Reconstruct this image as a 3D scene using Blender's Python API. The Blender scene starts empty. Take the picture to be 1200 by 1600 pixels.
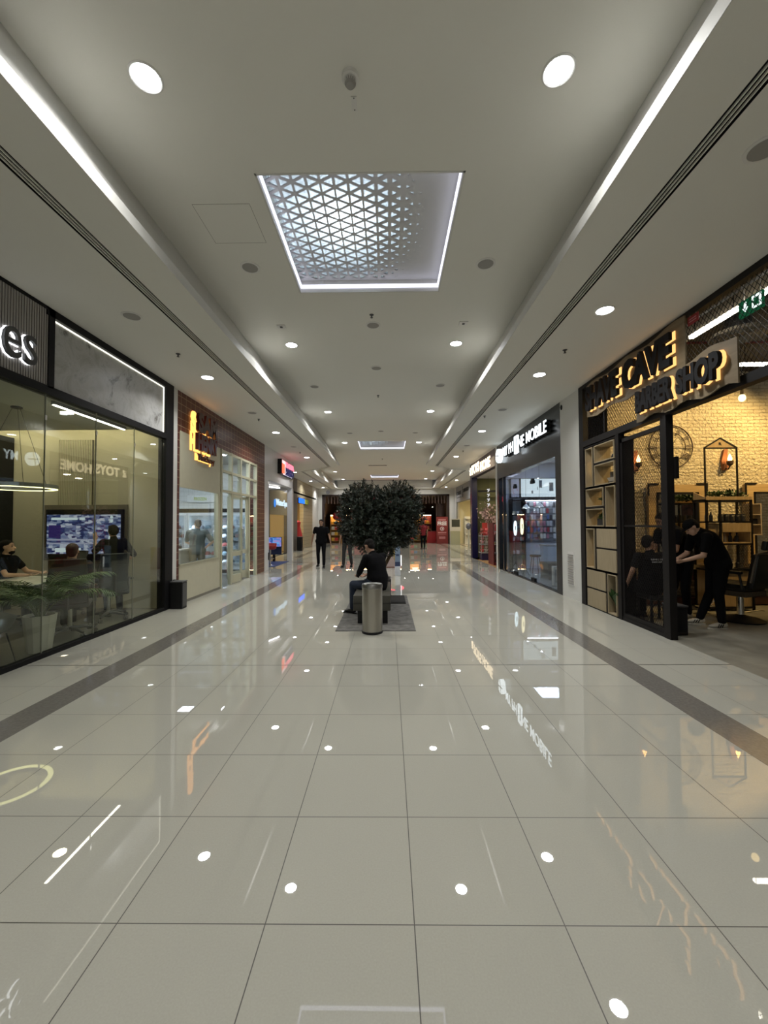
import bpy, bmesh, math, random
from mathutils import Vector, Matrix
R = math.radians
PI = math.pi
random.seed(7)
SC = bpy.context.scene
COL = SC.collection

# ------------------------------------------------------------------ camera, world, exposure
CAM_H = 1.6095
cam_data = bpy.data.cameras.new('camera')
cam = bpy.data.objects.new('camera', cam_data)
COL.objects.link(cam)
SC.camera = cam
cam_data.sensor_fit = 'VERTICAL'
cam_data.sensor_height = 36.0
cam_data.lens = 36.0 * 638.22 / 1600.0
cam_data.clip_start = 0.02
cam_data.clip_end = 200
right = Vector((0.99992945, 0.01081604, -0.00491079))
up = Vector((0.00520425, -0.02727331, 0.99961447))
fwd = Vector((-0.01067793, 0.9995695, 0.02732767))
m = Matrix(((right.x, up.x, -fwd.x, 0), (right.y, up.y, -fwd.y, 0), (right.z, up.z, -fwd.z, CAM_H), (0, 0, 0, 1)))
cam.matrix_world = m

world = bpy.data.worlds.new('world')
SC.world = world
world.use_nodes = True
world.node_tree.nodes['Background'].inputs[0].default_value = (0.9, 0.95, 1, 1)
world.node_tree.nodes['Background'].inputs[1].default_value = 0.02
SC.view_settings.view_transform = 'Standard'
SC.view_settings.look = 'None'
SC.view_settings.gamma = 1
SC.view_settings.use_curve_mapping = False
SC.view_settings.exposure = 1.15

DOWN_L = 14.0         # radiance of a lit downlight diffuser
DOWN_W = 12.2         # watts of the beam under it
STRIP_L = 1.0         # radiance of the skylight LED edges

# ------------------------------------------------------------------ materials
MATS = {}
def _new(name):
    m = bpy.data.materials.new(name); m.use_nodes = True
    nt = m.node_tree; b = nt.nodes['Principled BSDF']
    return m, nt, b
def N(nt, t, **kw):
    n = nt.nodes.new(t)
    for k, v in kw.items(): setattr(n, k, v)
    return n
def mat(name, col, rough=0.6, metal=0.0, spec=0.5, noise=0.0, nscale=8.0, bump=0.0, bscale=60.0, coat=0.0, trans=0.0, sheen=0.0):
    """plain procedural material with a little colour noise and bump"""
    if name in MATS: return MATS[name]
    m, nt, b = _new(name)
    b.inputs['Roughness'].default_value = rough
    b.inputs['Metallic'].default_value = metal
    b.inputs['Specular IOR Level'].default_value = spec
    b.inputs['Coat Weight'].default_value = coat
    b.inputs['Transmission Weight'].default_value = trans
    b.inputs['Sheen Weight'].default_value = sheen
    b.inputs['Base Color'].default_value = (*col, 1)
    tc = None
    if noise > 0:
        tc = N(nt, 'ShaderNodeTexCoord'); no = N(nt, 'ShaderNodeTexNoise')
        no.inputs['Scale'].default_value = nscale; no.inputs['Detail'].default_value = 6
        nt.links.new(tc.outputs['Object'], no.inputs['Vector'])
        cr = N(nt, 'ShaderNodeValToRGB')
        cr.color_ramp.elements[0].position = 0.3; cr.color_ramp.elements[1].position = 0.7
        cr.color_ramp.elements[0].color = (*[c * (1 - noise) for c in col], 1)
        cr.color_ramp.elements[1].color = (*[min(1, c * (1 + noise)) for c in col], 1)
        nt.links.new(no.outputs['Fac'], cr.inputs['Fac']); nt.links.new(cr.outputs['Color'], b.inputs['Base Color'])
    if bump > 0:
        tc = tc or N(nt, 'ShaderNodeTexCoord'); n2 = N(nt, 'ShaderNodeTexNoise')
        n2.inputs['Scale'].default_value = bscale; n2.inputs['Detail'].default_value = 4
        nt.links.new(tc.outputs['Object'], n2.inputs['Vector'])
        bp = N(nt, 'ShaderNodeBump'); bp.inputs['Strength'].default_value = bump; bp.inputs['Distance'].default_value = 0.01
        nt.links.new(n2.outputs['Fac'], bp.inputs['Height']); nt.links.new(bp.outputs['Normal'], b.inputs['Normal'])
    MATS[name] = m
    return m
def emit(name, col, strength):
    if name in MATS: return MATS[name]
    m = bpy.data.materials.new(name); m.use_nodes = True; nt = m.node_tree
    nt.nodes.remove(nt.nodes['Principled BSDF'])
    e = N(nt, 'ShaderNodeEmission'); e.inputs[0].default_value = (*col, 1); e.inputs[1].default_value = strength
    nt.links.new(e.outputs[0], nt.nodes['Material Output'].inputs[0])
    MATS[name] = m
    return m
def glass(name, tint=(0.93, 0.97, 0.95), boost=1.0, rough=0.0):
    """thin pane: see-through, with a mirror reflection that grows at grazing angles"""
    if name in MATS: return MATS[name]
    m = bpy.data.materials.new(name); m.use_nodes = True; nt = m.node_tree
    nt.nodes.remove(nt.nodes['Principled BSDF'])
    t = N(nt, 'ShaderNodeBsdfTransparent'); t.inputs[0].default_value = (*tint, 1)
    g = N(nt, 'ShaderNodeBsdfGlossy'); g.inputs['Roughness'].default_value = rough
    g.inputs[0].default_value = (0.9, 0.93, 0.92, 1)
    f = N(nt, 'ShaderNodeFresnel'); geo = N(nt, 'ShaderNodeNewGeometry')
    io = N(nt, 'ShaderNodeMapRange'); io.inputs[3].default_value = 1.5; io.inputs[4].default_value = 1 / 1.5      # same reflection from either face
    nt.links.new(geo.outputs['Backfacing'], io.inputs[0]); nt.links.new(io.outputs[0], f.inputs[0])
    mu = N(nt, 'ShaderNodeMath', operation='MULTIPLY'); mu.inputs[1].default_value = boost; mu.use_clamp = True
    mx = N(nt, 'ShaderNodeMixShader')
    nt.links.new(f.outputs[0], mu.inputs[0]); nt.links.new(mu.outputs[0], mx.inputs[0])
    nt.links.new(t.outputs[0], mx.inputs[1]); nt.links.new(g.outputs[0], mx.inputs[2])
    nt.links.new(mx.outputs[0], nt.nodes['Material Output'].inputs[0])
    MATS[name] = m
    return m
def brick_mat(name, axes, c1, c2, mortar, bw, bh, ms, offset=0.5, rough=0.6, bump=0.4, dist=0.01, warp=0.0, smooth=0.1, lump=0.0, freq=2):
    m, nt, b = _new(name)
    geo = N(nt, 'ShaderNodeNewGeometry'); sp = N(nt, 'ShaderNodeSeparateXYZ'); cb = N(nt, 'ShaderNodeCombineXYZ')
    src = geo.outputs['Position']
    if warp:
        no = N(nt, 'ShaderNodeTexNoise'); no.inputs['Scale'].default_value = 14; no.inputs['Detail'].default_value = 3
        nt.links.new(src, no.inputs['Vector'])
        sub = N(nt, 'ShaderNodeVectorMath', operation='SUBTRACT'); sub.inputs[1].default_value = (.5, .5, .5)
        nt.links.new(no.outputs['Color'], sub.inputs[0])
        sc = N(nt, 'ShaderNodeVectorMath', operation='SCALE'); sc.inputs['Scale'].default_value = warp
        nt.links.new(sub.outputs[0], sc.inputs[0])
        ad = N(nt, 'ShaderNodeVectorMath', operation='ADD')
        nt.links.new(src, ad.inputs[0]); nt.links.new(sc.outputs[0], ad.inputs[1]); src = ad.outputs[0]
    nt.links.new(src, sp.inputs[0])
    nt.links.new(sp.outputs[axes[0]], cb.inputs[0]); nt.links.new(sp.outputs[axes[1]], cb.inputs[1])
    br = N(nt, 'ShaderNodeTexBrick'); br.offset = offset; br.offset_frequency = freq
    br.inputs['Color1'].default_value = (*c1, 1); br.inputs['Color2'].default_value = (*c2, 1); br.inputs['Mortar'].default_value = (*mortar, 1)
    br.inputs['Scale'].default_value = 1; br.inputs['Mortar Size'].default_value = ms; br.inputs['Mortar Smooth'].default_value = smooth
    br.inputs['Brick Width'].default_value = bw; br.inputs['Row Height'].default_value = bh
    nt.links.new(cb.outputs[0], br.inputs['Vector']); nt.links.new(br.outputs['Color'], b.inputs['Base Color'])
    bp = N(nt, 'ShaderNodeBump'); bp.invert = True; bp.inputs['Strength'].default_value = bump; bp.inputs['Distance'].default_value = dist
    nt.links.new(br.outputs['Fac'], bp.inputs['Height'])
    last = bp
    if lump:
        n3 = N(nt, 'ShaderNodeTexNoise'); n3.inputs['Scale'].default_value = 20; n3.inputs['Detail'].default_value = 5
        nt.links.new(geo.outputs['Position'], n3.inputs['Vector'])
        b2 = N(nt, 'ShaderNodeBump'); b2.inputs['Strength'].default_value = lump; b2.inputs['Distance'].default_value = 0.11
        nt.links.new(n3.outputs['Fac'], b2.inputs['Height']); nt.links.new(bp.outputs['Normal'], b2.inputs['Normal']); last = b2
    nt.links.new(last.outputs['Normal'], b.inputs['Normal'])
    b.inputs['Roughness'].default_value = rough
    MATS[name] = m
    return m
def stripes(name, axis, period, duty, c1, c2, rough=0.6, bump=0.6):
    """fine parallel slats or rails along one axis"""
    m, nt, b = _new(name)
    geo = N(nt, 'ShaderNodeNewGeometry'); sp = N(nt, 'ShaderNodeSeparateXYZ'); nt.links.new(geo.outputs['Position'], sp.inputs[0])
    d = N(nt, 'ShaderNodeMath', operation='DIVIDE'); d.inputs[1].default_value = period; nt.links.new(sp.outputs[axis], d.inputs[0])
    f = N(nt, 'ShaderNodeMath', operation='FRACT'); nt.links.new(d.outputs[0], f.inputs[0])
    g = N(nt, 'ShaderNodeMath', operation='GREATER_THAN'); g.inputs[1].default_value = duty; nt.links.new(f.outputs[0], g.inputs[0])
    mx = N(nt, 'ShaderNodeMix', data_type='RGBA'); mx.inputs[6].default_value = (*c1, 1); mx.inputs[7].default_value = (*c2, 1)
    nt.links.new(g.outputs[0], mx.inputs[0]); nt.links.new(mx.outputs[2], b.inputs['Base Color'])
    bp = N(nt, 'ShaderNodeBump'); bp.invert = True; bp.inputs['Strength'].default_value = bump; bp.inputs['Distance'].default_value = 0.01
    nt.links.new(g.outputs[0], bp.inputs['Height']); nt.links.new(bp.outputs['Normal'], b.inputs['Normal'])
    b.inputs['Roughness'].default_value = rough
    MATS[name] = m
    return m
def wood(name, c1, c2, axis='Z', rough=0.5, scale=3.0):
    m, nt, b = _new(name)
    tc = N(nt, 'ShaderNodeTexCoord'); mp = N(nt, 'ShaderNodeMapping')
    s = [14 * scale, 14 * scale, 14 * scale]; s['XYZ'.index(axis)] = 1.2 * scale
    mp.inputs['Scale'].default_value = s
    no = N(nt, 'ShaderNodeTexNoise'); no.inputs['Scale'].default_value = 1; no.inputs['Detail'].default_value = 6; no.inputs['Distortion'].default_value = .6
    cr = N(nt, 'ShaderNodeValToRGB'); cr.color_ramp.elements[0].position = .3; cr.color_ramp.elements[1].position = .7
    cr.color_ramp.elements[0].color = (*c1, 1); cr.color_ramp.elements[1].color = (*c2, 1)
    nt.links.new(tc.outputs['Object'], mp.inputs[0]); nt.links.new(mp.outputs[0], no.inputs['Vector'])
    nt.links.new(no.outputs['Fac'], cr.inputs['Fac']); nt.links.new(cr.outputs['Color'], b.inputs['Base Color'])
    b.inputs['Roughness'].default_value = rough
    MATS[name] = m
    return m
def metal(name, col, rough=0.3): return mat(name, col, rough=rough, metal=1.0)

def tile_floor():
    m, nt, b = _new('polished tile')
    geo = N(nt, 'ShaderNodeNewGeometry'); sp = N(nt, 'ShaderNodeSeparateXYZ'); nt.links.new(geo.outputs['Position'], sp.inputs[0])
    def M(op, a, bb=None, c=None):
        n = N(nt, 'ShaderNodeMath', operation=op)
        for i, v in enumerate((a, bb, c)):
            if v is None: continue
            if isinstance(v, (int, float)): n.inputs[i].default_value = v
            else: nt.links.new(v, n.inputs[i])
        return n.outputs[0]
    def joint(o, off, w):
        f = M('FRACT', M('DIVIDE', M('SUBTRACT', o, off), 0.6))
        d = M('SUBTRACT', 0.5, M('ABSOLUTE', M('SUBTRACT', f, 0.5)))      # 0 at the joint
        return M('LESS_THAN', d, w / 0.6 / 2), M('FLOOR', M('DIVIDE', M('SUBTRACT', o, off), 0.6))
    jx, ix = joint(sp.outputs['X'], 0.096, 0.0045)
    jy, iy = joint(sp.outputs['Y'], 0.482, 0.0045)
    big = M('LESS_THAN', M('ABSOLUTE', M('SUBTRACT', sp.outputs['Y'], 4.682)), 0.008)
    big2 = M('LESS_THAN', M('ABSOLUTE', M('SUBTRACT', sp.outputs['Y'], 16.22)), 0.05)
    big3 = M('LESS_THAN', M('ABSOLUTE', M('SUBTRACT', sp.outputs['Y'], 19.24)), 0.05)
    j = M('MAXIMUM', M('MAXIMUM', jx, jy), M('MAXIMUM', big, M('MAXIMUM', big2, big3)))
    wn = N(nt, 'ShaderNodeTexWhiteNoise'); wn.noise_dimensions = '2D'
    cb = N(nt, 'ShaderNodeCombineXYZ'); nt.links.new(ix, cb.inputs[0]); nt.links.new(iy, cb.inputs[1]); nt.links.new(cb.outputs[0], wn.inputs['Vector'])
    no = N(nt, 'ShaderNodeTexNoise'); no.inputs['Scale'].default_value = 130; no.inputs['Detail'].default_value = 3
    nt.links.new(geo.outputs['Position'], no.inputs['Vector'])
    v = M('ADD', M('MULTIPLY_ADD', wn.outputs['Value'], 0.04, 0.95), M('MULTIPLY', M('SUBTRACT', no.outputs['Fac'], 0.5), 0.16))
    base = N(nt, 'ShaderNodeVectorMath', operation='SCALE'); base.inputs[0].default_value = (0.43, 0.42, 0.362); nt.links.new(v, base.inputs['Scale'])
    mx = N(nt, 'ShaderNodeMix', data_type='RGBA'); nt.links.new(j, mx.inputs[0]); nt.links.new(base.outputs[0], mx.inputs[6]); mx.inputs[7].default_value = (0.06, 0.055, 0.045, 1)
    nt.links.new(mx.outputs[2], b.inputs['Base Color'])
    nt.links.new(M('MULTIPLY_ADD', j, 0.4, 0.010), b.inputs['Roughness'])
    b.inputs['Specular IOR Level'].default_value = 0.6
    b.inputs['IOR'].default_value = 1.54
    # each tile lies a hair out of level, as laid floors do
    wob = N(nt, 'ShaderNodeTexNoise'); wob.inputs['Scale'].default_value = 1.3; wob.inputs['Detail'].default_value = 1
    nt.links.new(geo.outputs['Position'], wob.inputs['Vector'])
    bp = N(nt, 'ShaderNodeBump'); bp.inputs['Strength'].default_value = 0.05; bp.inputs['Distance'].default_value = 0.01
    nt.links.new(wob.outputs['Fac'], bp.inputs['Height']); nt.links.new(bp.outputs['Normal'], b.inputs['Normal'])
    return m
def marble_mat():
    m, nt, b = _new('grey marble')
    tc = N(nt, 'ShaderNodeTexCoord')
    n1 = N(nt, 'ShaderNodeTexNoise'); n1.inputs['Scale'].default_value = 2.6; n1.inputs['Detail'].default_value = 12; n1.inputs['Distortion'].default_value = .6; n1.inputs['Roughness'].default_value = .68
    nt.links.new(tc.outputs['Object'], n1.inputs['Vector'])
    cr = N(nt, 'ShaderNodeValToRGB'); e = cr.color_ramp.elements
    e[0].position = 0.36; e[0].color = (0.10, 0.095, 0.08, 1); e[1].position = 0.43; e[1].color = (0.36, 0.36, 0.35, 1)
    x = cr.color_ramp.elements.new(0.5); x.color = (0.45, 0.45, 0.44, 1)
    x = cr.color_ramp.elements.new(0.7); x.color = (0.31, 0.30, 0.27, 1)
    nt.links.new(n1.outputs['Fac'], cr.inputs['Fac']); nt.links.new(cr.outputs['Color'], b.inputs['Base Color'])
    b.inputs['Roughness'].default_value = 0.35
    return m
def screen_mat(name, cols, strength, sx=9, sy=14, axes=('X', 'Z')):
    """a lit display: blocks of colour as on an aerial map"""
    m = bpy.data.materials.new(name); m.use_nodes = True; nt = m.node_tree
    nt.nodes.remove(nt.nodes['Principled BSDF'])
    tc = N(nt, 'ShaderNodeTexCoord'); mp = N(nt, 'ShaderNodeMapping'); mp.inputs['Scale'].default_value = (sx, sx, sy)
    vo = N(nt, 'ShaderNodeTexVoronoi'); vo.inputs['Scale'].default_value = 1; vo.distance = 'CHEBYCHEV'
    vo.inputs['Randomness'].default_value = 0.8
    nt.links.new(tc.outputs['Object'], mp.inputs[0]); nt.links.new(mp.outputs[0], vo.inputs['Vector'])
    cr = N(nt, 'ShaderNodeValToRGB'); cr.color_ramp.interpolation = 'CONSTANT'
    sp = N(nt, 'ShaderNodeSeparateColor'); nt.links.new(vo.outputs['Color'], sp.inputs[0]); nt.links.new(sp.outputs[0], cr.inputs['Fac'])
    els = cr.color_ramp.elements; els[0].color = (*cols[0], 1); els[1].position = 1 / len(cols); els[1].color = (*cols[1], 1)
    for i, c in enumerate(cols[2:]): x = els.new((i + 2) / len(cols)); x.color = (*c, 1)
    e = N(nt, 'ShaderNodeEmission'); e.inputs[1].default_value = strength
    nt.links.new(cr.outputs['Color'], e.inputs[0]); nt.links.new(e.outputs[0], nt.nodes['Material Output'].inputs[0])
    MATS[name] = m
    return m

WHITE = mat('white paint', (0.60, 0.595, 0.56), rough=0.55, bump=0.08, bscale=180)
CEIL = mat('ceiling paint', (0.70, 0.69, 0.635), rough=0.7, bump=0.06, bscale=200)
BLACK = mat('black metal', (0.008, 0.008, 0.009), rough=0.45, spec=.3)
BLACKM = mat('matt black', (0.01, 0.01, 0.011), rough=0.75, spec=.2)
DARKG = mat('dark grey', (0.06, 0.06, 0.062), rough=0.5)
STRIP = mat('dark grey stone', (0.16, 0.15, 0.135), rough=0.12, noise=0.12, nscale=40)
STEEL = metal('steel', (0.62, 0.6, 0.57), 0.3)
CHROME = metal('chrome', (0.8, 0.8, 0.8), 0.12)
CREAM = mat('cream laminate', (0.50, 0.475, 0.35), rough=0.28, noise=0.03)
OAK = wood('pale oak', (0.36, 0.25, 0.12), (0.46, 0.33, 0.17), 'Z')
OAKH = wood('pale oak flat', (0.36, 0.25, 0.12), (0.46, 0.33, 0.17), 'X')
GLASS = glass('clear glass')
GLASSO = glass('office glass', (0.90, 0.92, 0.87), 1.15)
GLASSP = glass('shop glass', (0.9, 0.93, 0.95), 1.0)
LEDW = emit('led white', (0.93, 0.95, 1.0), DOWN_L)
SKIN = mat('skin', (0.34, 0.19, 0.12), rough=0.5)
SKIN2 = mat('light skin', (0.55, 0.34, 0.24), rough=0.5)
HAIR = mat('black hair', (0.007, 0.005, 0.004), rough=0.75, spec=.2, bump=0.5, bscale=220)
BLACKC = mat('black cloth', (0.006, 0.006, 0.007), rough=0.9, bump=0.2, bscale=30, spec=0.1)
DENIM = mat('dark denim', (0.012, 0.02, 0.04), rough=0.9, noise=0.2, nscale=80)
LEAF = mat('dark leaf', (0.014, 0.024, 0.014), rough=0.5, noise=0.35, nscale=30)
LEAF2 = mat('green leaf', (0.03, 0.07, 0.018), rough=0.5, noise=0.3, nscale=30)
BARK = mat('bark', (0.09, 0.06, 0.03), rough=0.9, bump=0.6, bscale=60)
WALLPLAIN = mat('plain wall', (0.55, 0.54, 0.5), rough=0.7)

# ------------------------------------------------------------------ geometry helper
ORD = ['nearest', 'second nearest', 'third nearest', 'fourth nearest', 'fifth nearest', 'sixth nearest', 'seventh nearest', 'eighth nearest', 'ninth nearest', 'tenth nearest']
def T(o, label=None, cat=None, group=None, kind=None):
    if label: o['label'] = label
    if cat: o['category'] = cat
    if group: o['group'] = group
    if kind: o['kind'] = kind
    return o
def thing(name, loc, label, cat, group=None, rz=0.0):
    o = bpy.data.objects.new(name, None); COL.objects.link(o); o.empty_display_size = .1
    o.location = loc; o.rotation_euler = (0, 0, rz)
    return T(o, label, cat, group)
def copy_tree(o, parent=None):
    c = o.copy(); COL.objects.link(c)
    if parent is not None: c.parent = parent
    for ch in [x for x in bpy.data.objects if x.parent == o]: copy_tree(ch, c)
    return c
class G:
    def __init__(s): s.v = []; s.f = []
    def add(s, vs, fs):
        n = len(s.v); s.v += [tuple(p) for p in vs]; s.f += [tuple(i + n for i in f) for f in fs]; return s
    def box(s, x0, x1, y0, y1, z0, z1, bev=0.0):
        if x0 > x1: x0, x1 = x1, x0
        if y0 > y1: y0, y1 = y1, y0
        if z0 > z1: z0, z1 = z1, z0
        if bev <= 0:
            return s.add([(x0, y0, z0), (x1, y0, z0), (x1, y1, z0), (x0, y1, z0), (x0, y0, z1), (x1, y0, z1), (x1, y1, z1), (x0, y1, z1)],
                         [(0, 3, 2, 1), (4, 5, 6, 7), (0, 1, 5, 4), (1, 2, 6, 5), (2, 3, 7, 6), (3, 0, 4, 7)])
        b = min(bev, (x1 - x0) / 2.01, (y1 - y0) / 2.01, (z1 - z0) / 2.01); bm = bmesh.new()
        bmesh.ops.create_cube(bm, size=1)
        for v in bm.verts: v.co = Vector(((x0 + x1) / 2 + v.co.x * (x1 - x0), (y0 + y1) / 2 + v.co.y * (y1 - y0), (z0 + z1) / 2 + v.co.z * (z1 - z0)))
        bmesh.ops.bevel(bm, geom=bm.edges[:], offset=b, segments=2, affect='EDGES', profile=.5)
        bm.verts.index_update()
        s.add([v.co for v in bm.verts], [[v.index for v in f.verts] for f in bm.faces]); bm.free(); return s
    def rings(s, rings, closed=False, cap=True):
        n = len(rings[0]); vs = [p for r in rings for p in r]; fs = []
        m = len(rings)
        for i in range(m if closed else m - 1):
            a = i * n; b = ((i + 1) % m) * n
            for k in range(n): fs.append((a + k, a + (k + 1) % n, b + (k + 1) % n, b + k))
        if cap and not closed: fs.append(tuple(range(n))[::-1]); fs.append(tuple((m - 1) * n + k for k in range(n)))
        return s.add(vs, fs)
    def tube(s, pts, r, n=8, closed=False, cap=True):
        pts = [Vector(p) for p in pts]; rs = r if isinstance(r, (list, tuple)) else [r] * len(pts)
        rings = []; prev = None; L = len(pts)
        for i, p in enumerate(pts):
            if closed: d = pts[(i + 1) % L] - pts[i - 1]
            else: d = pts[min(i + 1, L - 1)] - pts[max(i - 1, 0)]
            d.normalize()
            if prev is None:
                a = Vector((0, 0, 1)) if abs(d.z) < .9 else Vector((1, 0, 0)); u = d.cross(a).normalized()
            else: u = (prev - d * prev.dot(d)).normalized()
            prev = u; w = d.cross(u)
            rings.append([p + (u * math.cos(2 * PI * k / n) + w * math.sin(2 * PI * k / n)) * rs[i] for k in range(n)])
        return s.rings(rings, closed, cap)
    def cyl(s, p0, p1, r0, r1=None, n=16): return s.tube([p0, p1], [r0, r0 if r1 is None else r1], n)
    def bar(s, p0, p1, w, h=None, upv=(0, 0, 1)):
        """rectangular bar between two points, w across and h along upv"""
        h = h or w; p0 = Vector(p0); p1 = Vector(p1); d = (p1 - p0).normalized(); u = Vector(upv)
        if abs(d.dot(u)) > .99: u = Vector((1, 0, 0))
        a = d.cross(u).normalized() * w / 2; b = a.cross(d).normalized() * h / 2
        return s.rings([[p0 - a - b, p0 + a - b, p0 + a + b, p0 - a + b], [p1 - a - b, p1 + a - b, p1 + a + b, p1 - a + b]])
    def lathe(s, c, prof, n=24, cap=True):
        c = Vector(c)
        return s.rings([[c + Vector((r * math.cos(2 * PI * k / n), r * math.sin(2 * PI * k / n), z)) for k in range(n)] for r, z in prof], cap=cap)
    def ell(s, c, a, b, d, n=12, m=8, basis=None):
        c = Vector(c); B = basis or (Vector((1, 0, 0)), Vector((0, 1, 0)), Vector((0, 0, 1))); rings = []
        for i in range(m + 1):
            t = -PI / 2 + PI * (i + .001) / (m + .002)
            t = max(-PI / 2 + .12, min(PI / 2 - .12, t)) if i in (0, m) else t
            rings.append([c + B[0] * (a * math.cos(t) * math.cos(2 * PI * k / n)) + B[1] * (b * math.cos(t) * math.sin(2 * PI * k / n)) + B[2] * (d * math.sin(t)) for k in range(n)])
        return s.rings(rings)
    def prism(s, poly, axis, a0, a1):
        """extrude a 2D polygon along an axis: the polygon holds the other two coordinates in order"""
        def P(p, a):
            if axis == 'X': return (a, p[0], p[1])
            if axis == 'Y': return (p[0], a, p[1])
            return (p[0], p[1], a)
        n = len(poly)
        return s.add([P(p, a0) for p in poly] + [P(p, a1) for p in poly],
                     [tuple(range(n)), tuple(range(n, 2 * n))[::-1]] + [(k, k + n, (k + 1) % n + n, (k + 1) % n) for k in range(n)])
    def text(s, body, w, h, frame, depth=0.02, bold=0.0, z0=0.0):
        """letters fitted to w x h; frame maps local (x, y, out) to the world"""
        cu = bpy.data.curves.new('t', 'FONT'); cu.body = body; cu.size = 1; cu.extrude = .5; cu.offset = bold; cu.resolution_u = 3
        o = bpy.data.objects.new('t', cu); COL.objects.link(o)
        dg = bpy.context.evaluated_depsgraph_get(); me = bpy.data.meshes.new_from_object(o.evaluated_get(dg))
        xs = [v.co.x for v in me.vertices]; ys = [v.co.y for v in me.vertices]
        x0, x1, y0, y1 = min(xs), max(xs), min(ys), max(ys)
        s.add([frame((v.co.x - x0) / (x1 - x0) * w, (v.co.y - y0) / (y1 - y0) * h, z0 + (v.co.z + .5) * depth) for v in me.vertices], [tuple(p.vertices) for p in me.polygons])
        bpy.data.objects.remove(o); bpy.data.curves.remove(cu); bpy.data.meshes.remove(me); return s
    def xf(s, M):
        s.v = [tuple(M @ Vector(p)) for p in s.v]; return s
    def flat(s): s.v = [(p[0], p[1], max(p[2], 0.0)) for p in s.v]; return s
    def obj(s, name, m, parent=None, W=False, smooth=False, label=None, cat=None, group=None, kind=None, fix=True):
        """link as one mesh; W: coordinates are world ones although it has a parent (unrotated)"""
        me = bpy.data.meshes.new(name)
        if parent is None:
            xs = [p[0] for p in s.v]; ys = [p[1] for p in s.v]; zs = [p[2] for p in s.v]
            off = Vector(((min(xs) + max(xs)) / 2, (min(ys) + max(ys)) / 2, min(zs)))
        elif W:
            off = Vector(parent.location)
            q = parent.parent
            while q is not None: off += q.location; q = q.parent
        else: off = Vector((0, 0, 0))
        me.from_pydata([(p[0] - off.x, p[1] - off.y, p[2] - off.z) for p in s.v], [], s.f)
        if fix:
            bm = bmesh.new(); bm.from_mesh(me); bmesh.ops.recalc_face_normals(bm, faces=bm.faces[:]); bm.to_mesh(me); bm.free()
        me.materials.append(m)
        o = bpy.data.objects.new(name, me); COL.objects.link(o)
        if parent is None: o.location = off
        else: o.parent = parent
        if smooth:
            me.polygons.foreach_set('use_smooth', [True] * len(me.polygons))
            if smooth != 'all': me.set_sharp_from_angle(angle=R(35))
        return T(o, label, cat, group, kind)
def B(*a, **k): return G().box(*a, **k)
def struct(g, name, m, **k):
    return g.obj(name, m, kind='structure', **k)
def remeshed(o, voxel, it=4):
    md = o.modifiers.new('r', 'REMESH'); md.mode = 'VOXEL'; md.voxel_size = voxel
    sm = o.modifiers.new('s', 'SMOOTH'); sm.factor = .5; sm.iterations = it
    dg = bpy.context.evaluated_depsgraph_get(); me = bpy.data.meshes.new_from_object(o.evaluated_get(dg))
    old = o.data; o.modifiers.clear(); o.data = me; me.polygons.foreach_set('use_smooth', [True] * len(me.polygons))
    if not me.materials: me.materials.append(old.materials[0])
    me.name = old.name
    return o
def FR(side, a, z, x):
    """frame for writing on a wall. 'L': left wall at X=x, starting at Y=a; 'R': right wall; 'F': wall facing the camera at Y=x, starting at X=a"""
    if side == 'L': return lambda u, v, w: (x + w, a + u, z + v)
    if side == 'R': return lambda u, v, w: (x - w, a - u, z + v)
    return lambda u, v, w: (a + u, x - w, z + v)
def lattice(g, y0, y1, z0, z1, x, pw, ph, t):
    """expanded-metal diamonds in the plane X=x"""
    k = ph / pw; H = z1 - z0
    n = int((y1 - y0 + H / k) / pw) + 2
    for sgn in (1, -1):
        for i in range(-1, n):
            ya = y0 - H / k + i * pw if sgn > 0 else y0 + i * pw
            # line z = z0 + sgn*k*(y-ya) (+ when falling starts at ya going back)
            pts = []
            if sgn > 0: f = lambda y: z0 + k * (y - ya); lo, hi = ya, ya + H / k
            else: f = lambda y: z1 - k * (y - (ya - H / k)); lo, hi = ya - H / k, ya
            a, b = max(lo, y0), min(hi, y1)
            if b - a < .01: continue
            g.bar((x, a, f(a)), (x, b, f(b)), t, t, (1, 0, 0))
    return g
XL, XR, HS, HC, XM = -4.2, 3.85, 4.30, 4.92, -0.255

# ================================================================== THE MALL'S SHELL
FL = tile_floor()
struct(B(XL, XR, -6.5, 18, -.1, 0), 'floor', FL)
struct(B(-5.5, 5.2, 18, 32, -.1, 0), 'floor', FL)
CONC = mat('concrete floor', (0.20, 0.19, 0.155), rough=0.4, noise=0.25, nscale=3.5)
CARP = mat('office carpet', (0.13, 0.12, 0.10), rough=0.9, noise=0.2, nscale=60)
struct(B(XR, 9.5, -1, 8.2, -.1, 0), 'floor', CONC)
struct(B(-9.2, XL, 1, 7.85, -.1, 0), 'floor', CARP)
def mir(x): return 2 * XM - x
def offset_path(path, d):
    """2D path moved sideways by d (to the left of its direction)"""
    out = []
    for i, p in enumerate(path):
        p = Vector(p); a = (p - Vector(path[i - 1])).normalized() if i else None; b = (Vector(path[i + 1]) - p).normalized() if i < len(path) - 1 else None
        a = a or b; b = b or a
        na = Vector((-a.y, a.x)); nb = Vector((-b.y, b.x)); n = (na + nb).normalized()
        out.append(p + n * (d / max(.3, n.dot(na))))
    return out
def ribbon(g, path, d0, d1, z0, z1):
    A = offset_path(path, d0); Bp = offset_path(path, d1)
    return g.rings([[(a.x, a.y, z0), (b.x, b.y, z0), (b.x, b.y, z1), (a.x, a.y, z1)] for a, b in zip(A, Bp)])
LIPL = [(-2.3, -6.5), (-2.3, 19.1), (-3.95, 20.75), (-3.95, 31.8)]
LIPR = [(mir(x), y) for x, y in LIPL]
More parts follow.
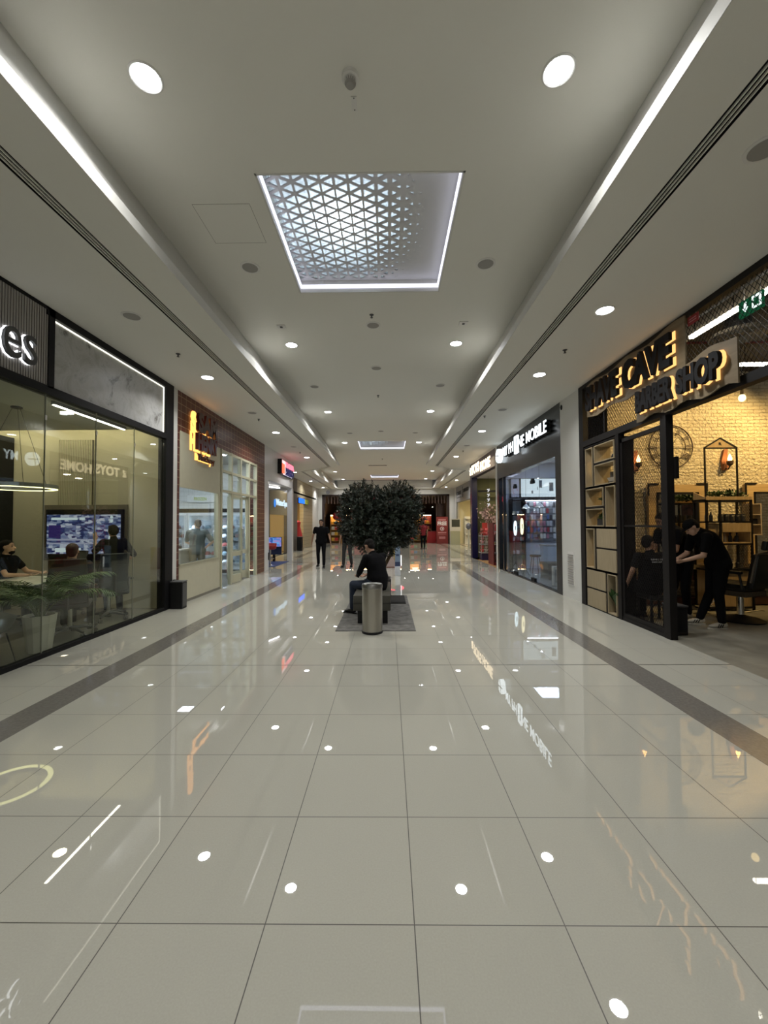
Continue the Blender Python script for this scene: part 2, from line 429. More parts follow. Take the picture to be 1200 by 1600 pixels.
# strips of dark stone in the floor
for k, (x, x2, y0, y1) in enumerate([(-3.19, -2.885, -6.5, 17.0), (2.49, 2.80, -6.5, 17.0), (-4.5, -4.2, 19.3, 32), (3.72, 4.0, 19.3, 32)]):
    struct(B(x, x2, y0, y1, -.02, .0015), 'trim_%d' % (k + 1), STRIP)
for k, (x0, x1) in enumerate([(-4.2, -2.885), (2.49, 3.85)]):
    struct(B(x0, x1, 16.85, 17.15, -.02, .0014), 'trim_%d' % (k + 5), STRIP)
# lower ceilings either side, the slot for air left open between the boards
for side, sx in (('left', lambda x: x), ('right', mir)):
    out = -5.6 if side == 'left' else -5.85
    wl = -4.32 if side == 'left' else mir(3.95)
    P = [(wl, -6.5), (-2.855, -6.5), (-2.855, 19.33), (-4.505, 20.98), (-4.505, 32.05), (out, 32.05), (out, 18), (wl, 18)]
    g = G().prism([(sx(x), y) for x, y in P], 'Z', HS, HS + .05)
    P = [(-2.735, -6.5), (-2.3, -6.5), (-2.3, 19.1), (-3.95, 20.75), (-3.95, 31.8), (-3.95, 32.05), (-4.385, 32.05), (-4.385, 20.93), (-2.735, 19.28)]
    g.prism([(sx(x), y) for x, y in P], 'Z', HS, HS + .05)
    struct(g, 'ceiling', CEIL)
    # lip and cove
    path = LIPL if side == 'left' else LIPR
    sg = 1 if side == 'left' else -1
    prof = [(-.004, HS - .001), (-.004, 4.41), (.07, 4.43), (.07, 4.50), (.12, 4.60), (.19, 4.76), (.24, HC + .01)]
    rows = [[(p.x, p.y, z) for p in offset_path(path, d * sg)] for d, z in prof]
    g = G(); n = len(rows[0]); g.add([p for r in rows for p in r], [(i * n + k, i * n + k + 1, (i + 1) * n + k + 1, (i + 1) * n + k) for i in range(len(rows) - 1) for k in range(n - 1)])
    struct(g, 'trim_%d' % (7 if side == 'left' else 8), WHITE)
    # slot diffuser
    sp = [(sx(x), y) for x, y in [(-2.855, -6.5), (-2.855, 19.33), (-4.505, 20.98), (-4.505, 32.0)]]
    t = thing('slot_diffuser', (sx(-2.8), 5, HS), 'long black linear air slot in the lower ceiling on the %s, over the shopfronts' % side, 'air vent', 'linear air slots')
    g = G(); ribbon(g, sp, -sg * .0, -sg * .12, HS + .08, HS + .09); ribbon(g, sp, -sg * .0, -sg * .004, HS - .001, HS + .08); ribbon(g, sp, -sg * .116, -sg * .12, HS - .001, HS + .08); g.obj('channel', BLACKM, t, W=True)
    for k in range(3): ribbon(G(), sp, -sg * (.0245 + k * .031), -sg * (.0335 + k * .031), HS - .002, HS + .012).obj('blade', CEIL, t, W=True)
struct(B(-3.95, mir(-3.95), 31.8, 32.05, HS, HC + .03), 'ceiling', CEIL)
# raised middle ceiling with square openings for the skylights
SKY = [3.76, 16.36, 27.9]
g = G(); ya = -6.5
for y in SKY + [31.3]:
    g.box(-4.6, 4.1, ya, y, HC, HC + .04)
    if y < 31: g.box(-4.6, -1.255, y, y + 2.01, HC, HC + .04); g.box(.745, 4.1, y, y + 2.01, HC, HC + .04)
    ya = y + 2.01
struct(g, 'ceiling', CEIL)
# side walls beyond the shopfronts
struct(B(-4.5, XL, -6.5, 1.0, 0, HS), 'wall_left', WHITE)
struct(B(XR, 4.1, -6.5, -1, 0, HS), 'wall_right', WHITE)
struct(B(-4.5, 4.1, -6.7, -6.5, 0, HC), 'wall_back', WHITE)
struct(B(-4.55, XL, 7.86, 8.06, 0, HS), 'wall_left', WHITE)
struct(B(XR, 4.35, 8.2, 9.12, 0, HS), 'wall_right', WHITE)
struct(B(-5.75, -5.5, 29.55, 32, 0, HS), 'wall_left', WHITE)
struct(B(5.2, 5.45, 19.3, 25.75, 0, HS), 'wall_right', WHITE)
struct(B(5.2, 5.45, 31.35, 32, 0, HS), 'wall_right', WHITE)
struct(B(3.87, 5.2, 19.12, 19.3, 0, HS), 'wall_right', WHITE)
g = B(-5.75, -5.2, 32, 32.3, 0, 3.86).box(4.78, 5.45, 32, 32.3, 0, 3.86).box(-5.75, 5.45, 32, 32.3, 3.86, HC)
struct(g, 'wall_front', WHITE)

# ------------------------------------------------------------------ skylights
LEDS = emit('skylight led', (0.80, 0.80, 1.0), STRIP_L)
CAV = mat('cavity white', (0.7, 0.72, 0.74), rough=0.8)
PLATE = mat('perforated plate', (0.55, 0.55, 0.55), rough=0.5)
OPAL, _nt, _b = _new('opal sheet')
_tr = N(_nt, 'ShaderNodeBsdfTranslucent'); _tr.inputs[0].default_value = (.75, .78, .8, 1)
_df = N(_nt, 'ShaderNodeBsdfDiffuse'); _df.inputs[0].default_value = (.6, .6, .6, 1)
_ms = N(_nt, 'ShaderNodeMixShader'); _ms.inputs[0].default_value = .4
_nt.links.new(_tr.outputs[0], _ms.inputs[1]); _nt.links.new(_df.outputs[0], _ms.inputs[2]); _nt.links.new(_ms.outputs[0], _nt.nodes['Material Output'].inputs[0])
def skylight(y0, idx):
    x0, x1, y1 = -1.255, .745, y0 + 2.01
    t = thing('skylight_panel', ((x0 + x1) / 2, (y0 + y1) / 2, HC), ['large square ceiling light with white LED edge and perforated triangle pattern, nearest', 'square perforated ceiling light with lit edges, halfway down the hall', 'small distant square ceiling light above the tree'][idx], 'ceiling light', 'square perforated ceiling lights')
    g = G()
    for a in ((x0, x0 + .02, y0, y1), (x1 - .02, x1, y0, y1), (x0, x1, y0, y0 + .02), (x0, x1, y1 - .02, y1)): g.box(*a, HC - .004, 5.16)
    g.obj('frame', WHITE, t, W=True)
    g = G()
    for a in ((x0 + .02, x0 + .036, y0 + .02, y1 - .02), (x1 - .036, x1 - .02, y0 + .02, y1 - .02), (x0 + .036, x1 - .036, y0 + .02, y0 + .036), (x0 + .036, x1 - .036, y1 - .036, y1 - .02)): g.box(*a, 4.975, 5.02)
    g.obj('led_strip', LEDS, t, W=True)
    # plate of triangles pointing left and right, holes shrinking towards the rim
    g = G(); a = .165; hgt = a * math.sqrt(3) / 2; zp = 5.09; rnd = random.Random(3)
    ncol = int(2.0 / hgt) + 1; wx = 2.0 / ncol
    nrow = 13; a = 1.99 / nrow
    cx, cy = (x0 + x1) / 2, (y0 + y1) / 2
    vid = {}
    def vert(p):
        k = (round(p[0], 4), round(p[1], 4))
        if k not in vid: vid[k] = len(g.v); g.v.append((p[0], p[1], zp))
        return vid[k]
    for c in range(ncol):
        xa = x0 + c * wx; xb = xa + wx; oa = (c % 2) * .5; ob = ((c + 1) % 2) * .5
        tri = []
        for r in range(-1, nrow + 1):
            A = [(xa, y0 + (r + oa) * a), (xa, y0 + (r + 1 + oa) * a)]; Bv = [(xb, y0 + (r + ob) * a), (xb, y0 + (r + 1 + ob) * a)]
            if oa < ob: tri += [(A[0], A[1], Bv[0]), (A[1], Bv[0], Bv[1])]
            else: tri += [(Bv[0], Bv[1], A[0]), (Bv[1], A[0], A[1])]
        for P in tri:
            P = [(p[0], min(max(p[1], y0), y1)) for p in P]
            ar = abs((P[1][0] - P[0][0]) * (P[2][1] - P[0][1]) - (P[2][0] - P[0][0]) * (P[1][1] - P[0][1]))
            if ar < 1e-5: continue
            mx = sum(p[0] for p in P) / 3; my = sum(p[1] for p in P) / 3
            u, v = (mx - cx), (my - cy)
            s = .86 - .66 * ((u + .42) ** 2 * .62 + (v * .72 + .02) ** 2 * .75 + .30 * max(0, u) * (1 + abs(v))) + rnd.uniform(-.05, .05)
            s = min(.82, s)
            vo = [vert(p) for p in P]
            if s < .12 or ar < .7 * wx * a: g.f.append(tuple(vo)); continue
            vi = []
            for p in P: g.v.append((mx + (p[0] - mx) * s, my + (p[1] - my) * s, zp)); vi.append(len(g.v) - 1)
            for k in range(3): g.f.append((vo[k], vo[(k + 1) % 3], vi[(k + 1) % 3], vi[k]))
    # thickness
    n = len(g.v); top = [(p[0], p[1], p[2] + .012) for p in g.v]; g.v += top; g.f += [tuple(i + n for i in f)[::-1] for f in g.f]
    g.obj('perforated_plate', PLATE, t, W=True)
    g = G(); e = .03
    g.box(x0 - .02, x1 + .02, y0 - .02, y1 + .02, 5.80, 5.82)
    for b in ((x0 - .02, x0, y0, y1), (x1, x1 + .02, y0, y1), (x0, x1, y0 - .02, y0), (x0, x1, y1, y1 + .02)): g.box(*b, 5.11, 5.80)
    g.obj('light_box', CAV, t, W=True)
    G().add([(x0, y0, 5.30), (x1, y0, 5.30), (x1, y1, 5.30), (x0, y1, 5.30)], [(0, 1, 2, 3)]).obj('opal_sheet', OPAL, t, W=True)
    l = bpy.data.lights.new('lamp', 'POINT'); l.energy = 13; l.color = (.80, .92, 1.0); l.shadow_soft_size = .12
    lo = bpy.data.objects.new('lamp', l); COL.objects.link(lo); lo.parent = t; lo.location = (-.26, .10, 5.58 - HC)
for i, y in enumerate(SKY): skylight(y, i)

# ------------------------------------------------------------------ downlights and other ceiling fittings
RIM = mat('fitting rim', (0.66, 0.65, 0.62), rough=0.4)
GRIL = mat('speaker grille', (0.30, 0.29, 0.27), rough=0.6, bump=.3, bscale=400)
def downlight():
    t = thing('downlight', (0, 0, 0), 'x', 'ceiling light')
    G().lathe((0, 0, 0), [(.098, .02), (.118, .004), (.118, -.004), (.108, -.009), (.098, -.004)], 28, cap=False).obj('rim', RIM, t, smooth=True)
    G().lathe((0, 0, 0), [(.0, .012), (.0975, .012), (.0975, -.003), (.0, -.003)], 28, cap=False).obj('diffuser', LEDW, t)
    l = bpy.data.lights.new('beam', 'AREA'); l.shape = 'DISK'; l.size = .19; l.energy = DOWN_W; l.spread = R(138); l.color = (1.0, .995, .975)
    lo = bpy.data.objects.new('beam', l); COL.objects.link(lo); lo.parent = t; lo.location = (0, 0, -.005)
    return t
dl = downlight(); first = True
def put(proto, x, y, z, label, group, used=[]):
    o = proto if proto not in used else copy_tree(proto)
    used.append(proto); o.location = (x, y, z); o['label'] = label; o['group'] = group
    return o
yc = [-6.2, -1.65, 2.92, 7.47, 12.03, 16.69]
names = ['behind the viewer, far back', 'just behind the viewer', 'nearest and largest', 'just beyond the nearest square light', 'halfway to the second square light', 'beside the second square light']
for s, x in (('left', -1.78), ('right', 1.265)):
    for y, nm in zip(yc, names): put(dl, x, y, HC, 'round downlight, %s row of raised ceiling, %s' % (s, nm), 'downlights of the raised ceiling')
for s, x in (('left', -3.4), ('right', 2.82)):
    for y, nm in ((22.6, 'nearer of the far group'), (26.03, 'middle of the far group'), (30.6, 'farthest')): put(dl, x, y, HC, 'small far downlight, %s of the wide ceiling, %s' % (s, nm), 'downlights of the raised ceiling')
ys = [-1.7, 7.4, 11.97, 16.55]
nm2 = ['behind the viewer', 'before the first shop sign', 'by the second shopfront', 'last before the ceiling widens']
for s, x in (('left', -3.31), ('right', 2.765)):
    for y, nm in zip(ys, nm2): put(dl, x, y, HS, 'round downlight in the lower ceiling on the %s, %s' % (s, nm), 'downlights of the lower ceilings')
put(dl, 2.765, 5.15, HS, 'bright downlight in the right lower ceiling beside the barber sign', 'downlights of the lower ceilings')
for s, x in (('left', -4.9), ('right', 4.33)):
    for y, nm in ((21.3, 'first of the far group'), (25.8, 'second of the far group'), (30.6, 'farthest')): put(dl, x, y, HS, 'small downlight over the recessed shopfronts on the %s, %s' % (s, nm), 'downlights of the lower ceilings')
def speaker():
    t = thing('ceiling_speaker', (0, 0, 0), 'x', 'speaker')
    G().lathe((0, 0, 0), [(.10, .01), (.125, .003), (.125, -.005), (.10, -.008)], 24, cap=False).obj('rim', RIM, t, smooth=True)
    G().lathe((0, 0, -.0085), [(.0, .004), (.098, .004), (.098, 0), (.0, -.003)], 24, cap=False).obj('grille', GRIL, t)
    return t
sp0 = speaker()
for x, y, z, l in [(-.24, 6.74, HC, 'in the middle line, just beyond the nearest square light'), (-.24, 8.63, HC, 'in the middle line, second beyond the square light'), (-1.77, 5.17, HC, 'left of the nearest square light'), (1.26, 5.15, HC, 'right of the nearest square light'),
                   (-1.77, 9.77, HC, 'left side, between two downlights'), (1.26, 9.76, HC, 'right side, between two downlights'), (-.25, 14.6, HC, 'in the middle line before the second square light'), (-1.4, 14.9, HC, 'left, before the second square light'), (1.0, 14.9, HC, 'right, before the second square light'),
                   (-3.30, 5.17, HS, 'in the left lower ceiling above the marble fascia'), (2.73, 2.906, HS, 'at the right edge near the barber shop'), (2.73, 9.69, HS, 'in the right lower ceiling above the phone shop'), (-3.29, 9.8, HS, 'in the left lower ceiling above the tiled shop'), (-3.3, 14.2, HS, 'in the left lower ceiling before the white shop'), (2.75, 14.2, HS, 'in the right lower ceiling above the toy shop')]:
    put(sp0, x, y, z, 'unlit grey round ceiling disc, ' + l, 'grey round ceiling discs')
def sprinkler():
    t = thing('sprinkler', (0, 0, 0), 'x', 'sprinkler')
    G().lathe((0, 0, 0), [(.035, .005), (.035, -.004), (.012, -.01), (.010, -.035), (.012, -.045)], 14).obj('body', DARKG, t)
    G().lathe((0, 0, -.048), [(.022, 0), (.022, .003)], 12).obj('deflector', DARKG, t)
    return t
sk0 = sprinkler()
for x, y, z, l in [(-.25, 6.40, HC, 'in the middle line, nearest'), (-.25, 10.5, HC, 'in the middle line, beyond the grey discs'), (-.3, 20.9, HC, 'in the middle line, far'), (-3.31, 6.35, HS, 'in the left lower ceiling by the marble fascia'), (2.77, 6.34, HS, 'in the right lower ceiling by the barber shop'),
                   (-3.32, 10.4, HS, 'in the left lower ceiling over the tiled shop'), (2.44, 10.26, HS, 'in the right lower ceiling by the phone shop'), (-3.32, 15.3, HS, 'in the left lower ceiling before the white shop'), (2.8, 15.2, HS, 'in the right lower ceiling by the toy shop')]:
    put(sk0, x, y, z, 'small dark sprinkler head ' + l, 'sprinkler heads')
def sqbox():
    t = thing('ceiling_access_box', (0, 0, 0), 'x', 'ceiling fitting')
    B(-.07, .07, -.06, .06, -.012, 0, .004).obj('cover', RIM, t); B(-.02, .02, -.02, .02, -.02, -.012).obj('sensor', DARKG, t)
    return t
sq0 = sqbox()
put(sq0, -1.78, 6.75, HC, 'small square ceiling plate above the left downlight', 'square ceiling plates')
put(sq0, 1.26, 6.70, HC, 'small square ceiling plate above the right downlight', 'square ceiling plates')
t = thing('smoke_detector', (-.265, 2.93, HC), 'white smoke detector on the ceiling between the two nearest downlights', 'smoke detector')
G().lathe((0, 0, 0), [(.062, 0), (.062, -.03), (.05, -.036), (.05, -.036)], 24).obj('base', RIM, t, smooth=True)
g = G()
for k in range(16): a = 2 * PI * k / 16; g.box(-.004, .004, .036, .042, -.062, -.036) if k == 0 else g.bar((.04 * math.cos(a), .04 * math.sin(a), -.036), (.04 * math.cos(a), .04 * math.sin(a), -.062), .006)
g.obj('cage', RIM, t); G().lathe((0, 0, 0), [(.036, -.036), (.03, -.06), (.042, -.062), (.03, -.08), (.012, -.084)], 20).obj('sensor', GRIL, t, smooth=True)
t = thing('ceiling_label', (-.252, 3.13, HC), 'small white rectangular plate on the ceiling by the smoke detector', 'plate')
B(-.022, .022, -.055, .055, -.006, 0).obj('plate', RIM, t); g = G()
for y in (-.045, .045): g.lathe((0, y, -.008), [(.005, 0), (.005, .003)], 8)
g.obj('screw', DARKG, t)
# access hatch: a thin joint line
g = G(); x0, x1, y0, y1, w = -2.02, -1.42, 4.12, 4.71, .004
for a in ((x0, x1, y0, y0 + w), (x0, x1, y1 - w, y1), (x0, x0 + w, y0, y1), (x1 - w, x1, y0, y1)): g.box(*a, HC - .0015, HC + .002)
t = thing('access_hatch', (-1.72, 4.4, HC), 'flush square access hatch outline in the ceiling left of the large square light', 'hatch')
g.obj('joint', mat('joint', (.22, .21, .18)), t, W=True); B(x0 + w, x1 - w, y0 + w, y1 - w, HC - .001, HC + .002).obj('panel', CEIL, t, W=True)
t = thing('air_vent', (-.6, 23.27, HC), 'dark linear air vent in the ceiling before the farthest square light', 'air vent')
B(-.55, .55, -.12, .12, -.012, 0).obj('frame', RIM, t); g = G()
for k in range(7): g.box(-.52, .52, -.1 + k * .03, -.085 + k * .03, -.016, -.012)
g.obj('slat', DARKG, t)
t = thing('wall_disc', (-4.75, 32, 4.05), 'pale grey round disc high on the far wall, left of the red shop', 'wall disc')
g = G(); g.cyl((0, 0, 0), (0, -.03, 0), .17, .17, 28); g.obj('disc', mat('disc grey', (.35, .36, .42)), t); g = G(); g.tube([(.17 * math.cos(a * PI / 12), -.03, .17 * math.sin(a * PI / 12)) for a in range(24)], .012, 6, True); g.obj('rim', RIM, t)

# ================================================================== small repeated goods
def scatter(protos, spots, label, cat, group, jit=0.0, rz=None, seed=1):
    """individual copies of one-mesh things; label may be a function of the index"""
    rnd = random.Random(seed)
    for i, p in enumerate(spots):
        k = rnd.randrange(len(protos)); o = protos[k]
        if o.get('used'): o = o.copy(); COL.objects.link(o)
        else: protos[k]['used'] = 1
        o.location = (p[0] + rnd.uniform(-jit, jit), p[1], p[2])
        o.rotation_euler = (0, 0, rz if rz is not None else rnd.uniform(-.1, .1))
        T(o, label(i) if callable(label) else label, cat, group)
def clean(protos):
    for o in bpy.data.objects:
        if 'used' in o.keys(): del o['used']
PACKS = {}
def packs(name, cols, w, d, h, shape='box'):
    out = []
    for i, c in enumerate(cols):
        g = G()
        if shape == 'box': g.box(-w / 2, w / 2, -d / 2, d / 2, 0, h, min(w, h, d) * .08)
        elif shape == 'bottle': g.lathe((0, 0, 0), [(w * .45, 0), (w * .5, h * .05), (w * .5, h * .6), (w * .2, h * .75), (w * .2, h * .95), (w * .24, h * .95), (w * .24, h)], 12)
        elif shape == 'jar': g.lathe((0, 0, 0), [(w * .46, 0), (w * .5, h * .06), (w * .5, h * .72), (w * .42, h * .8), (w * .46, h * .82), (w * .46, h)], 12)
        elif shape == 'tray': g.rings([[(-w * .42, -d * .42, 0), (w * .42, -d * .42, 0), (w * .42, d * .42, 0), (-w * .42, d * .42, 0)], [(-w * .5, -d * .5, h * .5), (w * .5, -d * .5, h * .5), (w * .5, d * .5, h * .5), (-w * .5, d * .5, h * .5)], [(-w * .3, -d * .3, h), (w * .3, -d * .3, h), (w * .3, d * .3, h), (-w * .3, d * .3, h)]])
        out.append(g.obj(name, mat('%s %d' % (name, i), c, rough=.45)))
    return out

# ================================================================== LEFT: the glazed office
FRAMEB = mat('black frame', (0.006, 0.006, 0.007), rough=0.55, spec=.2)
t = thing('office_shopfront', (XL, 5, 0), 'black framed glass shopfront of the office on the left', 'shopfront')
g = B(-4.32, -4.17, 7.6, 7.86, 0, HS - .003).box(-4.30, -4.17, 4.93, 5.02, 3.3, HS - .003).box(-4.30, -4.17, 1, 7.6, 3.22, 3.32).box(-4.30, -4.17, 4.9, 7.6, 4.20, HS - .003).box(-4.26, -4.17, 1, 7.6, 0, .055).box(-4.30, -4.17, 1, 4.93, 4.26, HS - .003)
g.obj('frame', FRAMEB, t, W=True)
for a, b in [(1.0, 2.3), (2.3, 3.2), (3.2, 4.08), (4.08, 4.95), (4.95, 5.825), (5.825, 6.71), (6.71, 7.6)]:
    B(-4.226, -4.214, a + .003, b - .003, .055, 3.22).obj('glass_pane', GLASSO, t, W=True)
g = G()
for y in (2.3, 3.2, 4.08, 4.95, 5.825, 6.71): g.box(-4.228, -4.212, y - .003, y + .003, .055, 3.22)
g.obj('glass_joint', mat('silicone', (.25, .25, .2), rough=.4), t, W=True)
g = G()
for y in (4.95, 5.825, 6.71): g.box(-4.212, -4.205, y - .012, y + .012, 2.9, 2.96)
g.obj('glass_clip', STEEL, t, W=True)
struct(B(-9.2, -4.3, 7.85, 7.95, 0, HS), 'wall_left', mat('office wall', (0.50, 0.47, 0.37), rough=.6))
struct(B(-9.3, -9.2, 1, 7.95, 0, HS), 'wall_left', mat('office wall', (0, 0, 0)))
struct(B(-9.3, -4.3, .9, 1.0, 0, HS), 'wall_left', mat('office wall', (0, 0, 0)))
struct(B(-9.2, -4.31, 1, 7.45, 3.36, 3.42).box(-9.2, -4.31, 7.45, 7.85, 3.56, 3.6).box(-9.2, -4.31, 7.43, 7.45, 3.36, 3.6), 'ceiling', mat('office ceiling', (.42, .41, .35), rough=.8))
tt = thing('cove_light', (-6, 7.55, 3.4), 'hidden warm light strip along the office wall top above the screen', 'strip light')
B(-8.8, -4.5, 7.47, 7.50, 3.40, 3.42).obj('led_strip', emit('cove led', (1, .88, .55), 11), tt, W=True)
# fascia: ribbed panel with backlit letters, and marble panel
SLAT = stripes('ribbed panel', 'Y', .034, .28, (.035, .03, .028), (.30, .28, .27), rough=.6, bump=.8)
t = thing('shop_sign', (XL, 3.0, 3.3), 'grey ribbed fascia with backlit letters ending in ies, upper left corner', 'sign')
g = G(); y = 1.0
g.box(-4.29, -4.20, 1, 4.93, 3.32, 4.26); g.obj('ribbed_panel', mat('rib gap', (.03, .027, .025)), t, W=True)
g = G()
while y < 4.92: g.box(-4.20, -4.185, y, y + .023, 3.32, 4.26); y += .034
g.obj('rib', mat('rib', (.30, .28, .265), rough=.55), t, W=True, kind='stuff')
for w_, bold, m_, z_, d_ in (('letters', .0, DARKG, .03, .035), ('led_backlight', .014, emit('letter halo', (.95, .97, 1), 1.6), .008, .006)):
    g = G(); g.text('ies', .53, .47, FR('L', 4.185, 3.46, -4.185), d_, bold, z_); g.obj(w_, m_, t, W=True)
t = thing('marble_fascia_panel', (-4.24, 6.3, 3.32), 'grey veined marble panel above the office glass, lit along its top edge', 'wall panel')
B(-4.28, -4.225, 5.02, 7.6, 3.32, 4.2).obj('panel', marble_mat(), t, W=True)
EL = emit('edge led', (1, .97, .8), 0.8)
B(-4.222, -4.21, 5.03, 7.59, 4.178, 4.193).box(-4.222, -4.21, 7.575, 7.59, 3.34, 4.178).obj('led_strip', EL, t, W=True)

# office furniture
t = thing('wall_panel', (-6.05, 7.84, 0), 'narrow panel of pale vertical slats behind the wall screen', 'wall panel')
B(-6.38, -5.72, 7.81, 7.85, .1, 3.25).obj('backing', mat('slat gap', (.08, .07, .05)), t, W=True)
g = G()
for k in range(20): g.box(-6.38 + k * .0335, -6.38 + k * .0335 + .021, 7.795, 7.812, .1, 3.25)
g.obj('slat', mat('slat cream', (.46, .43, .33)), t, W=True)
t = thing('television', (-5.76, 7.74, .98), 'wall screen showing a dark blue street map beside the pointing person', 'television')
B(-6.62, -5.0, 7.77, 7.80, .93, 1.99).obj('mount_panel', mat('recess grey', (.16, .14, .11)), t, W=True)
B(-6.52, -5.05, 7.70, 7.77, .98, 1.90, .006).obj('bezel', BLACK, t, W=True)
sc = B(-6.49, -5.08, 7.694, 7.70, 1.06, 1.80).obj('screen', screen_mat('map screen', [(.012, .018, .07), (.10, .13, .24), (.02, .03, .10), (.3, .33, .42), (.05, .07, .15), (.15, .18, .28)], .5, 13, 26), t, W=True)
g = G().box(-6.4, -5.9, 7.688, 7.694, 1.70, 1.745).box(-5.86, -5.76, 7.688, 7.694, 1.70, 1.745).box(-6.32, -5.83, 7.688, 7.694, 1.09, 1.17)
for z in (1.75, 1.68): g.cyl((-5.25, 7.694, z), (-5.25, 7.688, z), .028, None, 12)
g.cyl((-5.26, 7.694, 1.36), (-5.26, 7.688, 1.36), .045, None, 14)
g.obj('map_controls', emit('screen white', (.55, .66, .72), 0.4), t, W=True)
g = G().box(-6.45, -6.22, 7.690, 7.694, 1.36, 1.60); g.obj('map_building', emit('screen navy', (.03, .02, .11), 0.4), t, W=True)
g = G()
for z in (1.31, 1.24): g.box(-6.48, -5.1, 7.690, 7.694, z, z + .03)
g.obj('map_road', emit('screen road', (.28, .3, .42), 0.4), t, W=True)
t = thing('linear_light', (-4.73, 6.46, 3.3), 'slim white linear light on the office ceiling', 'ceiling light')
B(-4.755, -4.705, 5.67, 7.25, 3.31, 3.37).obj('housing', DARKG, t, W=True); B(-4.75, -4.71, 5.69, 7.23, 3.302, 3.311).obj('diffuser', emit('linear led', (1, .96, .85), 10), t, W=True)
for k, (x, y, l) in enumerate([(-5.0, 6.27, 'beside the linear light'), (-6.0, 4.9, 'over the table, left of the linear light'), (-7.1, 6.9, 'deep in the office near the screen wall')]):
    t = thing('office_downlight', (x, y, 3.36), 'warm round office downlight ' + l, 'ceiling light', 'office downlights')
    G().lathe((0, 0, 0), [(.085, .01), (.1, 0), (.09, -.008)], 20, cap=False).obj('rim', RIM, t); G().lathe((0, 0, -.009), [(.0, .003), (.083, .003), (.083, 0), (0, 0)], 20, cap=False).obj('diffuser', emit('office led', (1, .9, .62), 60), t)
t = thing('ring_light', (-5.5, 5.95, 2.14), 'round pendant ring light glowing yellow over the office table', 'pendant light')
G().lathe((0, 0, 0), [(.43, .07), (.43, .012), (.50, .012), (.50, .07)], 48, cap=False).obj('ring', mat('ring shell', (.3, .3, .27)), t, smooth=True)
G().lathe((0, 0, 0), [(.432, .012), (.498, .012), (.498, .004), (.432, .004), (.432, .012)], 48, cap=False).obj('diffuser', emit('ring led', (1, .93, .45), 1.6), t)
g = G()
for a in (0, 2.1, 4.2): g.cyl((.46 * math.cos(a), .46 * math.sin(a), .07), (.05 * math.cos(a), .05 * math.sin(a), 1.2), .003, None, 6)
g.obj('cable', BLACK, t); G().lathe((0, 0, 1.2), [(.07, 0), (.07, .02)], 16).obj('canopy', BLACK, t)
t = thing('meeting_table', (-5.55, 6.35, 0), 'white meeting table behind the palm in the office', 'table')
B(-.62, .42, -.5, .5, .72, .75, .008).obj('tabletop', mat('white laminate', (.7, .7, .66), rough=.25), t)
for sx in (-.52, .32):
    for sy in (-.42, .42): B(sx - .025, sx + .025, sy - .025, sy + .025, 0, .72).obj('leg', BLACK, t)
t = thing('glass_partition', (-7.3, 7.5, 0), 'black framed partition post at the back left of the office', 'partition')
B(-7.36, -7.28, 7.4, 7.84, 0, 3.3).obj('post', BLACK, t, W=True); B(-8.9, -7.36, 7.60, 7.62, 0, 3.2).obj('glass_pane', GLASSO, t, W=True)

def office_chair(label, x, y, rz, backh=.62):
    t = thing('office_chair', (x, y, 0), label, 'chair', 'office swivel chairs', rz)
    FAB = mat('chair mesh', (.045, .05, .052), rough=.8, bump=.3, bscale=300)
    PL = mat('chair plastic', (.03, .03, .032), rough=.45)
    g = G()
    for k in range(5):
        a = 2 * PI * k / 5 + .3; g.tube([(0, 0, .115), (.16 * math.cos(a), .16 * math.sin(a), .11), (.31 * math.cos(a), .31 * math.sin(a), .08)], [.03, .024, .016], 8)
    bs = g.obj('base', PL, t, smooth=True)
    for k in range(5):
        a = 2 * PI * k / 5 + .3; c = Vector((.31 * math.cos(a), .31 * math.sin(a), 0)); w = Vector((-math.sin(a), math.cos(a), 0)) * .012
        h = G()
        for s_ in (-1, 1): h.cyl(c + w * s_ * .6 + Vector((0, 0, .03)), c + w * s_ * 2 + Vector((0, 0, .03)), .03, None, 12)
        h.obj('caster', PL, bs)
    G().cyl((0, 0, .11), (0, 0, .40), .03, .025).obj('gas_lift', STEEL, t, smooth=True)
    g = G(); g.box(-.25, .25, -.24, .26, .42, .50, .03); g.obj('seat', FAB, t, smooth=True)
    # curved mesh back
    W, Hh = .23, backh
    def bp(u, v): return (u * W * (1 - .12 * v), -.27 + .05 * u * u * 1.2 - .10 * v + .06 * math.sin(PI * v), .50 + Hh * v)
    g = G(); nu, nv = 8, 10; vs = [bp(-1 + 2 * i / nu, j / nv) for j in range(nv + 1) for i in range(nu + 1)]
    fs = [(j * (nu + 1) + i, j * (nu + 1) + i + 1, (j + 1) * (nu + 1) + i + 1, (j + 1) * (nu + 1) + i) for j in range(nv) for i in range(nu)]
    n = len(vs); g.add(vs + [(p[0], p[1] - .008, p[2]) for p in vs], fs + [tuple(i + n for i in f)[::-1] for f in fs]); g.obj('backrest', FAB, t, smooth=True)
    ed = [bp(-1 + 2 * i / 8, 0) for i in range(9)] + [bp(1, j / 10) for j in range(1, 11)] + [bp(1 - 2 * i / 8, 1) for i in range(1, 9)] + [bp(-1, 1 - j / 10) for j in range(1, 10)]
    G().tube(ed, .014, 8, True).obj('back_frame', PL, t, smooth=True)
    G().tube([(0, -.15, .42), (0, -.3, .44), (0, -.30, .62), (0, -.29, .80)], [.025, .025, .02, .018]).obj('back_support', PL, t, smooth=True)
    for s_ in (-1, 1): G().tube([(s_ * .25, .0, .44), (s_ * .3, -.02, .48), (s_ * .3, -.02, .66)], .016).box(s_ * .3 - .035, s_ * .3 + .035, -.16, .14, .66, .69, .01).obj('armrest', PL, t, smooth=True)
    return t
